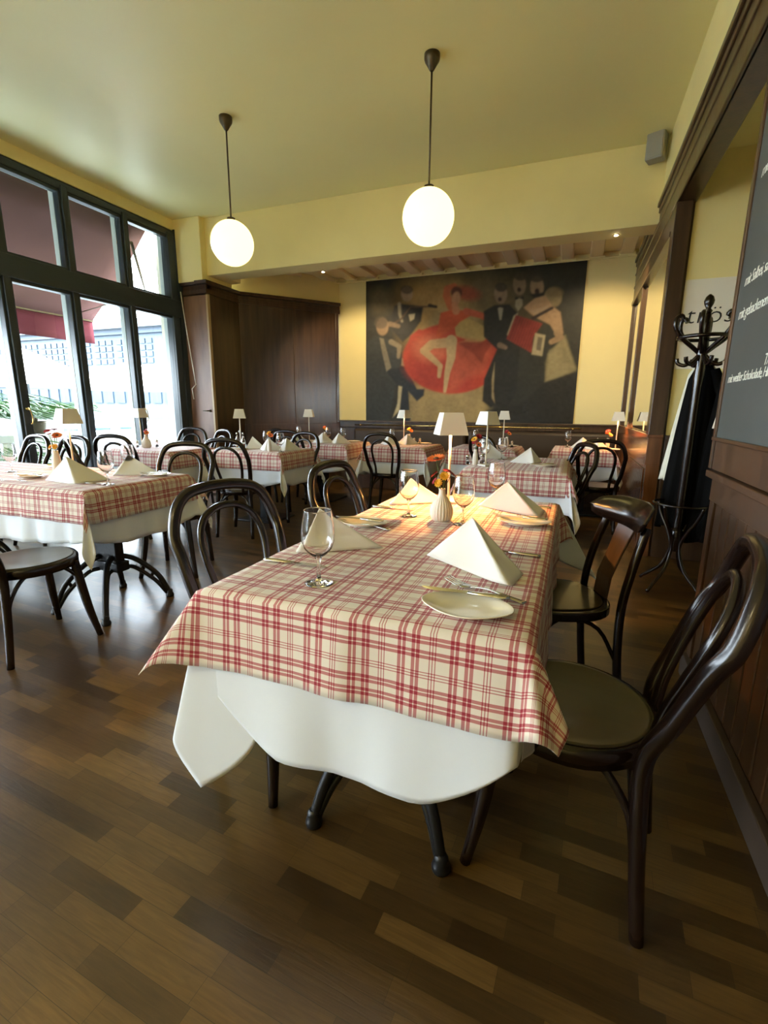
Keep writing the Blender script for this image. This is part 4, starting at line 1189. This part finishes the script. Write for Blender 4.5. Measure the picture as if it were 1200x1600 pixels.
def napkin(loc, rz, label, group, W1=(-.16, .085, 0), F=(0, -.125, 0), W2=(.15, .07, 0), A=(0, .005, .15), hs=1.0):
    t = thing('folded_napkin', loc, rz, label, 'napkin', group)
    vs, fs = napkin_mesh(W1, F, W2, A)
    MB().add(vs, fs, True).build('outer_fold', napkin_mat, t, solid=.004)
    c = (np.array(W1) + np.array(W2)) / 2
    k = .93
    sh = lambda p: tuple(np.array(p) * k + np.array([c[0], c[1], 0]) * (1 - k) + np.array([0, .004, 0]))
    vs, fs = napkin_mesh(sh(W1), sh(F), sh(W2), (A[0], A[1] + .006, A[2] - .009))
    MB().add(vs, fs, True).build('inner_fold', napkin_mat, t, solid=.004)
    return t
NZ = ZT + .002
T1n = 'folded napkins on the front table'
# explicit near ones (world coordinates relative to their centre)
def napkin_w(W1, F, W2, A, label, group):
    c = (np.array(W1) + np.array(F) + np.array(W2)) / 3
    rel = lambda p, z=0: (p[0] - c[0], p[1] - c[1], z)
    return napkin((c[0], c[1], NZ), 0, label, group, rel(W1), rel(F), rel(W2), (A[0] - c[0], A[1] - c[1], A[2] - NZ))
napkin_w((-.40, 1.405), (-.118, 1.205), (-.098, 1.335), (-.250, 1.345, .945), 'large white folded napkin in the middle foreground, right half', T1n)
napkin_w((-.40, 2.27), (-.10, 2.10), (-.09, 2.27), (-.250, 2.15, .937), 'yellow-lit folded napkin at the right, behind its plate', T1n)
napkin_w((-.80, 1.43), (-.80, 1.245), (-.56, 1.43), (-.735, 1.32, .935), 'white napkin seen through the nearest glass, left side', T1n)
napkin_w((-.84, 2.36), (-.80, 2.10), (-.55, 2.28), (-.722, 2.22, .915), 'yellow-lit folded napkin on the left, behind a stemmed glass', T1n)
napkin_w((-3.05, 1.985), (-2.72, 1.94), (-2.72, 2.17), (-2.885, 2.02, .948), 'grey-white pyramid napkin at the front of the left table', 'napkins on the left table')
np0 = napkin_w((-2.89, 2.33), (-2.86, 2.31), (-2.64, 2.50), (-2.855, 2.44, .925), 'beige shaded napkin at the back right of the left table', 'napkins on the left table')
nps = napkin((-3.08, 4.42, NZ), D(5), 'white napkin beside the vase on the middle table', 'napkins on far tables', W1=(-.15, .07, 0), F=(0, -.11, 0), W2=(.15, .07, 0), A=(0, 0, .135))
for (x, y, a, lab) in [(-3.38, 4.55, -20, 'white napkin by the lamp foot on the middle table'), (-2.90, 4.50, 20, 'white napkin behind a glass at the right of the middle table'),
                       (-.33, 4.34, 30, 'beige napkin at the right of the second table'), (-.72, 4.62, -20, 'napkin behind the lamp pole of the second table'),
                       (-3.55, 5.75, 0, 'white napkin at the left of the far left table'), (-3.12, 5.72, 25, 'white napkin right of the chair back on the far left table'), (-2.88, 5.72, 0, 'pinkish napkin at the right of the far left table'),
                       (-2.20, 5.82, 0, 'white napkin behind the lone chair back on the centre rear table'), (-2.0, 5.95, 10, 'yellow-lit napkin at the lamp foot on the centre rear table'),
                       (.12, 6.28, -10, 'slanting white napkin on the far right table'), (.28, 6.2, 10, 'orange-lit napkin near the lamp on the far right table'), (-.98, 5.85, 0, 'napkin seen through a chair back below the mural')]:
    dup(nps, (x, y, NZ), D(a), lab, 'napkins on far tables')

# vases with flowers
def vase_body(parent, s=1.0, slim=False):
    nr = 22
    def f(r, z, a): return r * (1 + (.085 * (.5 + .5 * math.cos(nr * a)) if z < .105 and z > .003 else 0)) if not slim else r
    if slim: pr = [(.018, 0), (.022, .01), (.024, .05), (.020, .09), (.013, .12), (.014, .13), (.010, .13), (.010, .10), (0, .10)]
    else: pr = [(.030, 0), (.036, .006), (.041, .025), (.041, .045), (.034, .068), (.022, .088), (.014, .102), (.0125, .118), (.0135, .125), (.010, .125), (.010, .10), (0, .10)]
    MB().lathe([(r * s, z * s) for r, z in pr], 88 if not slim else 24, fn=f).build('vase_body', vase_mat, parent)
def flower(parent, p, up, r, m, kind='daisy', seed=0):
    """stem + petals + heart"""
    rd = random.Random(seed); up = Vector(up).normalized(); q = Vector((0, 0, 1)).rotation_difference(up).to_matrix()
    pt = MB(); P = Vector(p)
    layers = 2 if kind == 'daisy' else 4
    for Ly in range(layers):
        n = 18 if kind == 'daisy' else 12
        tilt = .15 + .28 * Ly if kind == 'daisy' else .1 + .4 * Ly
        L = r * (1 - .16 * Ly)
        for k in range(n):
            a = 2 * PI * (k + .5 * Ly) / n + rd.uniform(-.05, .05); w = 2.2 * L / n + .001
            c, s = math.cos(a), math.sin(a)
            def loc(rr, ww, zz): return P + q @ Vector((c * rr - s * ww, s * rr + c * ww, zz))
            z1, z2 = L * .5 * math.sin(tilt), L * math.sin(tilt) * .8
            pt.add([loc(r * .1, -w * .4, 0), loc(r * .1, w * .4, 0), loc(L * .6, w, z1), loc(L, w * .35, z2), loc(L, -w * .35, z2), loc(L * .6, -w, z1)], [(0, 1, 2, 3, 4, 5)])
    f = pt.build('flower_head', m, parent)
    hb = MB(); hb.lathe([(0, .0), (r * .28, .001), (r * .26, r * .12), (r * .12, r * .2), (0, r * .22)], 12).xform(Matrix.Translation(P) @ q.to_4x4())
    hb.build('flower_heart', petal_brown if kind == 'daisy' else m, f)
def stem(parent, a, b): MB().tube(cat_curve([a, ((a[0] * .6 + b[0] * .4), (a[1] * .6 + b[1] * .4), a[2] + (b[2] - a[2]) * .5), b], 4), .0016, 6).build('stem', stem_green, parent)
v = thing('flower_vase', (-.484, 1.905, ZT), 0, 'ribbed white vase with orange gerbera and yellow blooms on the front table', 'vase')
vase_body(v, 1.08)
for (p, up, r, m, kd) in [((-.030, .0, .255), (-.15, -.25, 1), .042, petal_orange, 'daisy'), ((.010, -.012, .188), (.25, -.7, .6), .021, petal_yellow, 'pom'), ((-.012, -.02, .160), (-.2, -.9, .4), .019, petal_yellow, 'pom'),
                        ((-.036, .008, .19), (-.6, 0, .6), .022, petal_red, 'daisy'), ((.034, .01, .196), (.6, .1, .8), .022, petal_red, 'daisy'), ((.012, .02, .205), (.1, .4, .8), .02, petal_red, 'daisy'), ((-.03, -.01, .165), (-.7, -.4, .5), .016, petal_red, 'daisy')]:
    stem(v, (0, 0, .09), p); flower(v, p, up, r, m, kd, int(r * 1e4))
v = thing('flower_vase', (-3.27, 2.22, ZT), 0, 'white vase with dark red and orange flowers on the left table', 'vase')
vase_body(v, 1.25, True)
for (p, up, r, m, kd) in [((-.03, 0, .27), (-.2, -.2, 1), .028, petal_red, 'daisy'), ((.02, 0, .30), (.1, -.1, 1), .028, petal_red, 'daisy'), ((.055, -.01, .265), (.4, -.3, .8), .034, petal_orange, 'daisy'), ((-.05, .0, .29), (-.5, 0, .8), .025, petal_red, 'daisy'), ((-.01, -.02, .185), (-.3, -.8, .5), .022, petal_yellow, 'pom'), ((.035, -.02, .19), (.4, -.8, .4), .02, petal_yellow, 'pom'), ((.0, .01, .245), (0, 0, 1), .025, petal_red, 'daisy')]:
    stem(v, (0, 0, .12), p); flower(v, p, up, r, m, kd, int(r * 1e4))
def small_vase(loc, label, mats, slim=True, s=1.0):
    v = thing('flower_vase', loc, 0, label, 'vase'); vase_body(v, s, slim)
    for i, m in enumerate(mats):
        a = i * 2.1; p = (.022 * math.cos(a), .02 * math.sin(a), .17 + .022 * i)
        stem(v, (0, 0, .1), p); flower(v, p, (math.cos(a) * .5, -.5, .7), .03, m, 'daisy' if i % 2 == 0 else 'pom', i)
small_vase((-3.0, 4.32, ZT), 'slim white vase with pink and yellow flowers on the middle table', (petal_orange, petal_yellow))
small_vase((-4.50, 4.10, ZT), 'bulbous white vase with sparse flowers on the window table', (petal_orange, petal_red), False, 1.2)
small_vase((-.74, 3.99, ZT), 'slim white vase with dusky orange flowers on the second table', (petal_orange, petal_red, petal_yellow, petal_red))
small_vase((-2.02, 6.10, ZT), 'white vase with orange flowers on the centre rear table', (petal_orange, petal_yellow))
small_vase((-3.25, 6.02, ZT), 'white vase with yellow and orange flowers on the far left table', (petal_yellow, petal_orange))
small_vase((-.74, 6.02, ZT), 'white vase with orange and dark flowers below the mural', (petal_orange, petal_red))
small_vase((.40, 6.36, ZT), 'white vase with pink-orange flowers on the far right table', (petal_orange, petal_orange, petal_red))

# shakers, oil caddy
def shaker(loc, label, fill, group='salt and pepper shakers'):
    t = thing('shaker', loc, 0, label, 'shaker', group)
    MB().lathe([(.017, 0), (.018, .004), (.016, .03), (.015, .062), (.013, .065), (.013, .06), (.0135, .03), (.0135, .005), (0, .005)], 16).build('glass_body', glass_mat, t)
    MB().lathe([(.0128, .006), (.0128, .03), (0, .031)], 14).build('filling', fill, t)
    MB().lathe([(.0165, .062), (.0165, .075), (.012, .084), (0, .087)], 16).build('cap', steel, t)
shaker((-.80, 3.98, ZT), 'pepper shaker left of the vase on the second table', pepper_mat)
shaker((-.70, 4.10, ZT), 'salt shaker right of the vase on the second table', salt_mat)
shaker((-4.56, 4.03, ZT), 'salt shaker left of the vase on the window table', salt_mat)
shaker((-4.47, 4.22, ZT), 'pepper shaker behind the vase on the window table', pepper_mat)
shaker((-1.93, 6.03, ZT), 'salt shaker right of the vase on the centre rear table', salt_mat)
shaker((-1.86, 6.05, ZT), 'pepper shaker, rightmost item beside the vase on the centre rear table', pepper_mat)
shaker((.30, 6.33, ZT), 'salt shaker left of the vase on the far right table', salt_mat)
shaker((-.68, 6.03, ZT), 'pepper shaker right of the vase below the mural', pepper_mat)
cd = thing('oil_caddy', (-3.50, 4.48, ZT), 0, 'steel caddy with oil and vinegar bottles on the middle table', 'caddy')
MB().box(-.075, .075, -.045, .045, 0, .006).tube([(-.075, -.045, .04), (.075, -.045, .04), (.075, .045, .04), (-.075, .045, .04)], .0025, 6, closed=True).tube(cat_curve([(0, 0, .005), (0, 0, .17), (.015, 0, .19), (0, 0, .205), (-.015, 0, .19), (0, 0, .17)], 4), .003, 6).build('rack', steel, cd)
for i, (dx, nm) in enumerate(((-.042, 'oil'), (.042, 'vinegar'))):
    b = thing('cruet_bottle', (-3.50 + dx, 4.48, ZT + .0065), 0, ['amber oil bottle in the caddy, left one', 'dark red vinegar bottle in the caddy, right one'][i], 'bottle', 'cruet bottles in the caddy')
    MB().lathe([(.024, 0), (.025, .005), (.025, .085), (.012, .11), (.009, .14), (.011, .15), (.008, .15), (.007, .11), (.022, .084), (.022, .006), (0, .006)], 20).build('glass_body', glass_mat, b)
    MB().lathe([(.0215, .0065), (.0215, .065 if i == 0 else .04), (0, .066 if i == 0 else .041)], 18).build('filling', oil_mat if i == 0 else petal_red, b)
    MB().lathe([(.008, .15), (.009, .165), (.006, .175), (0, .177)], 12).build('stopper', steel, b)

# cordless table lamps
def table_lamp(loc, rz, label, lit, power=1.2, hgt=.44):
    t = thing('table_lamp', loc, rz, label, 'lamp', 'white table lamps')
    MB().box(-.05, .05, -.05, .05, 0, .014).build('base', lamp_white, t, bevel=.004)
    MB().tube([(0, 0, .01), (0, 0, hgt - .02)], .0062, 12).build('pole', lamp_pole_mat, t)
    sh = MB(); a, b, z0, z1 = .070, .047, hgt - .105, hgt; th = .002
    vs = []; 
    for (r, z) in ((a, z0), (b, z1), (b - th, z1), (a - th, z0)): vs += [(-r, -r, z), (r, -r, z), (r, r, z), (-r, r, z)]
    fs = []
    for i in range(4):
        for q in range(4): fs.append((i * 4 + q, i * 4 + (q + 1) % 4, ((i + 1) % 4) * 4 + (q + 1) % 4, ((i + 1) % 4) * 4 + q))
    sh.add(vs, fs).box(-b + .001, b - .001, -b + .001, b - .001, z1 - .006, z1 - .003)
    s = sh.build('lamp_shade', lamp_white, t)
    if lit:
        MB().lathe([(.008, hgt - .062), (.026, hgt - .062), (.026, hgt - .055), (.008, hgt - .055)], 20).build('led_ring', lamp_led, t)
        l = lamp('lamp_glow', 'SPOT', (0, 0, hgt - .07), power, (1.0, .43, .10), .02); l.data.spot_size = D(150); l.data.spot_blend = .6
        l.parent = t
    else:
        MB().lathe([(.008, hgt - .062), (.026, hgt - .062), (.026, hgt - .055), (.008, hgt - .055)], 20).build('led_ring', lamp_white, t)
    return t
table_lamp((-.552, 2.30, ZT), D(28), 'white square-shaded lamp glowing on the front table', True, 30)
table_lamp((-3.36, 2.40, ZT), D(-10), 'grey-looking lamp on the left table, glowing pole, against the window', True, 5)
table_lamp((-.648, 3.97, ZT), D(52), 'unlit white lamp on the second table, before the mural', False)
table_lamp((-.80, 6.12, ZT), D(5), 'small white lamp below the mural, right of the second lamp', False)
table_lamp((-2.10, 6.10, ZT), D(70), 'small lit lamp on the centre rear table', True, 5)
table_lamp((-3.44, 5.92, ZT), D(20), 'small white lamp on the far left table before the panelling', False)
table_lamp((-3.60, 4.62, ZT), D(35), 'white lamp on the middle table beside the oil caddy', False)
table_lamp((-4.68, 4.20, ZT), D(0), 'pale lamp on the window table, before the mullion', False)
table_lamp((.485, 6.30, ZT), D(0), 'lit lamp on the far right table, mirrored beside it', True, 8)

# ------------------------------------------------------------------ PENDANT GLOBES, SPOTS, SPEAKER
def pendant(x, y, ztop, zbot, label, power=26):
    t = thing('pendant_lamp', (x, y, ZC), 0, label, 'lamp', 'globe pendant lamps')
    MB().lathe([(.0, 0), (.055, 0), (.055, -.03), (.05, -.045), (.03, -.075), (.015, -.10), (0, -.10)][::-1], 24).build('ceiling_cup', bronze, t)
    MB().tube([(0, 0, -.09), (0, 0, ztop - ZC + .01)], .007, 8).build('cord', bronze, t)
    r = (ztop - zbot) / 2; zc = (ztop + zbot) / 2 - ZC
    MB().lathe([(r * math.sin(PI * k / 24), zc - r * math.cos(PI * k / 24)) for k in range(25)], 40).build('globe', globe_mat, t)
    MB().lathe([(0, zc + r + .02), (.035, zc + r + .018), (.045, zc + r - .012), (0, zc + r - .012)][::-1], 20).build('fitter', bronze, t)
pendant(-1.14, 3.79, 2.84, 2.455, 'white globe pendant lamp nearer the mural centre, right of the pair')
pendant(-2.995, 3.88, 2.88, 2.505, 'white globe pendant lamp nearer the windows, left of the pair')
for (x, y, lab) in ((-1.2, -.9, 'unseen globe lamp added for fill light, just behind the viewpoint'), (-3.0, -1.2, 'unseen globe lamp added for fill light, behind the viewpoint on the window side'),
                    (-1.2, -3.0, 'unseen globe lamp added for fill light, well behind the viewpoint'), (-3.0, -3.2, 'unseen globe lamp added for fill light, well behind the viewpoint on the window side')):
    pendant(x, y, 2.86, 2.48, lab)
    l = lamp('unseen_fill_glow', 'POINT', (x, y, 2.30), 8, (1.0, .78, .42), .12)  # unseen globes and point lights added behind the camera to brighten the room
for (x, y, lab) in ((-3.19, 5.95, 'tiny recessed spotlight under the beam, left one'), (.24, 5.78, 'tiny recessed spotlight under the beam, right one')):
    t = thing('recessed_spotlight', (x, y, 2.98), 0, lab, 'spotlight', 'spotlights under the beam')
    MB().lathe([(0, -.004), (.02, -.004), (.032, 0), (.032, .002)], 16).build('ring', steel, t)
    MB().lathe([(0, -.009), (.018, -.008), (.018, -.002)], 12).build('bulb', mat('spot_bulb', (1, .9, .7), .4, emit=(1, .8, .5), estr=14), t)
    l = lamp('spot_glow', 'SPOT', (0, 0, -.03), 34, (1, .74, .40), .02); l.data.spot_size = D(100); l.data.spot_blend = .5; l.parent = t
    l.rotation_euler = (D(40 if x < 0 else 42), 0, 0)
sp = thing('wall_speaker', (.50, 5.50, 3.60), D(-22), 'small grey loudspeaker mounted high in the corner by the beam', 'speaker')
MB().box(-.075, .075, -.09, .04, -.13, .13).build('cabinet', speaker_mat, sp, bevel=.015)
MB().box(-.065, .065, -.095, -.088, -.12, .12).build('grille', speaker_mat, sp, bevel=.004)
MB().tube([(0, .03, 0), (.0, .12, 0)], .015, 8).build('bracket', iron, sp)

# ------------------------------------------------------------------ CHALKBOARD, POSTER, COAT STAND
def text_mesh(name, txt, size, M, m, parent, shear=.25, bold=.0, space=1.0, ext=.0006):
    cu = bpy.data.curves.new(name, 'FONT'); cu.body = txt; cu.size = size; cu.shear = shear; cu.extrude = ext; cu.offset = bold; cu.space_character = space
    cu.resolution_u = 3
    tmp = bpy.data.objects.new(name + '_tmp', cu); COL.objects.link(tmp)
    me = bpy.data.meshes.new_from_object(tmp.evaluated_get(bpy.context.evaluated_depsgraph_get()))
    bpy.data.objects.remove(tmp); bpy.data.curves.remove(cu)
    me.name = name; me.transform(M); me.materials.clear(); me.materials.append(m)
    o = bpy.data.objects.new(name, me); COL.objects.link(o); o.parent = parent
    return o
bo = thing('chalkboard', (XR - .002, 1.3, 1.0), 0, 'tall grey chalkboard with handwritten menu standing on the right ledge', 'chalkboard')
bz0, bz1 = .135, 1.78
MB().box(-.010, 0, -2.9, 1.20, bz0, bz1).build('slate', board_mat, bo)
fr = MB(); fr.box(-.018, 0, 1.195, 1.228, 0, bz1 + .03); fr.box(-.022, 0, -2.9, 1.228, bz0 - .012, bz0 + .004); fr.box(-.018, 0, -2.9, 1.235, bz1 - .01, bz1 + .03)
fr.build('frame', red_wood, bo, bevel=.004)
MB().box(-.012, 0, -2.9, 1.19, 0.0, bz0 - .012).build('bottom_board', red_wood, bo, bevel=.003)
Rt = Matrix(((0, 0, -1, 0), (-1, 0, 0, 0), (0, 1, 0, 0), (0, 0, 0, 1)))   # text x -> -Y, text y -> Z, normal -> -X
for (txt, yy, zz, sz) in (('mit Salbei, sautierten Pilzen', 2.43, 1.735, .060), ('mit gebackenem Ziegenkäse', 2.445, 1.612, .060), ('TARTE', 2.06, 1.405, .055), ('mit weißer Schokolade, Himbeeren', 2.455, 1.365, .050), ('mit Kräutern', 2.43, 2.12, .060)):
    M = Matrix.Translation((-.0108, yy - 1.3, zz - 1.0)) @ Rt
    text_mesh('chalk_writing', txt, sz, M, chalk_mat, bo, shear=.35, bold=-.0004, space=.86)

po = thing('poster', (.72, 4.62, 1.58), 0, 'pale poster with black brush lettering behind the coat stand', 'poster')
MB().box(0, .56, -.012, 0, 0, .67).build('sheet', poster_mat, po, bevel=.002)
text_mesh('brush_lettering', 'trös', .185, Matrix.Translation((.035, -.0135, .345)) @ Matrix.Rotation(PI / 2, 4, 'X'), ink_mat, po, shear=.12, bold=-.002, space=1.05)

st = thing('coat_stand', (.74, 3.78, 0), .2, 'dark bentwood coat stand with curled hooks, beside the mirror partition', 'coat stand')
MB().lathe([(.025, .30), (.028, .34), (.027, .7), (.026, 1.4), (.031, 1.48), (.026, 1.55), (.032, 1.62), (.027, 1.80), (.022, 1.86)], 14).build('pole', black_wood, st)
MB().lathe([(.018, 1.86), (.026, 1.875), (.014, 1.89), (.026, 1.915), (.030, 1.935), (.022, 1.96), (.006, 1.975), (0, 1.976)], 14).build('finial', black_wood, st)
for k in range(6):
    a = 2 * PI * k / 6; c, s = math.cos(a), math.sin(a)
    pth = cat_curve([(.022, 0, 1.62), (.07, 0, 1.66), (.13, 0, 1.71), (.175, 0, 1.77), (.18, 0, 1.83), (.150, 0, 1.85), (.135, 0, 1.825)], 5)
    MB().tube([(x * c, x * s, z) for x, y, z in pth], .0135, 8).build('upper_hook', black_wood, st)
    pth = cat_curve([(.022, 0, 1.60), (.05, 0, 1.57), (.09, 0, 1.545), (.13, 0, 1.56), (.14, 0, 1.59)], 5)
    a += PI / 6; c, s = math.cos(a), math.sin(a)
    MB().tube([(x * c, x * s, z) for x, y, z in pth], .0125, 8).build('lower_hook', black_wood, st)
MB().tube([(.145 * math.cos(2 * PI * k / 32), .145 * math.sin(2 * PI * k / 32), 1.715) for k in range(32)], .012, 8, closed=True).build('hook_ring', black_wood, st)
MB().tube([(.165 * math.cos(2 * PI * k / 36), .165 * math.sin(2 * PI * k / 36), .62) for k in range(36)], .008, 8, closed=True).build('umbrella_ring', black_wood, st)
for k in range(4):
    a = 2 * PI * k / 4 + .6; c, s = math.cos(a), math.sin(a)
    pth = cat_curve([(.165, 0, .62), (.13, 0, .52), (.06, 0, .40), (.035, 0, .30), (.08, 0, .16), (.17, 0, .07), (.235, 0, .01)], 5)
    MB().tube([(x * c, x * s, z) for x, y, z in pth], .012, 8).build('leg', black_wood, st)
MB().lathe([(.03, .28), (.038, .30), (.038, .42), (.02, .46)], 12).build('hub', black_wood, st)

def garment(loc, rz, label, m, zt, zb, wt, wb, dt, db, seed, cat='coat', folds=9, group='coats on the stand'):
    r = np.random.default_rng(seed); n = 72; rows = 26; vs = []; fs = []
    ph = r.uniform(0, 6, 3)
    for i in range(rows + 1):
        t = i / rows; w = wt + (wb - wt) * t ** .7; d = dt + (db - dt) * t ** .8
        w *= min(1, .35 + t * 6) ; d *= min(1, .5 + t * 5)
        for k in range(n):
            a = 2 * PI * k / n
            f = 1 + .10 * t * math.sin(folds * a + ph[0] + t) + .05 * t * math.sin(2.3 * folds * a + ph[1])
            vs.append((w * math.cos(a) * f, d * math.sin(a) * f, zt + (zb - zt) * t + .02 * math.sin(3 * a + ph[2]) * t))
    for i in range(rows):
        for k in range(n): fs.append((i * n + k, (i + 1) * n + k, (i + 1) * n + (k + 1) % n, i * n + (k + 1) % n))
    t_ = thing('hanging_coat', loc, rz, label, cat, group)
    mb = MB().add(vs, fs, True)
    mb.f.append(tuple(range(n))); mb.sm.append(True)
    mb.build('body', m, t_, solid=.006)
    sl = MB()
    sl.tube(cat_curve([(wt * .8, -dt * .6, zt - .08), (wb * .85, -db * .75, zt - .35), (wb * .8, -db * .85, zt - .66)], 5), [.035 + .0015 * k for k in range(11)], 12)
    sl.build('sleeve', m, t_)
garment((.825, 4.07, 0), .3, 'pale cotton jacket hanging on the stand behind the black coat', pale_cloth, 1.60, .74, .07, .185, .05, .10, 3)
garment((.80, 3.95, 0), .1, 'long black coat hanging on the left of the coat stand', black_coat, 1.60, .42, .06, .165, .05, .115, 5)
garment((.975, 3.86, 0), .2, 'black coat hanging at the right of the coat stand, beside the chalkboard', black_coat, 1.58, .35, .07, .17, .06, .14, 8)
sc = MB(); vs = []; fs = []
for i in range(14):
    t = i / 13
    x = .86 + .035 * math.sin(3.2 * t); z = 1.56 - .42 * t; w = .018 + .012 * math.sin(PI * t)
    vs += [(x - w, 3.70 + .004 * math.sin(9 * t), z), (x, 3.69, z), (x + w, 3.70, z)]
for i in range(13):
    for q in range(2): a = i * 3 + q; fs.append((a, a + 3, a + 4, a + 1))
o = MB().add(vs, fs, True).build('scarf', pale_cloth, solid=.008); tag(o, 'narrow pale scarf hanging between the black coats', 'scarf')
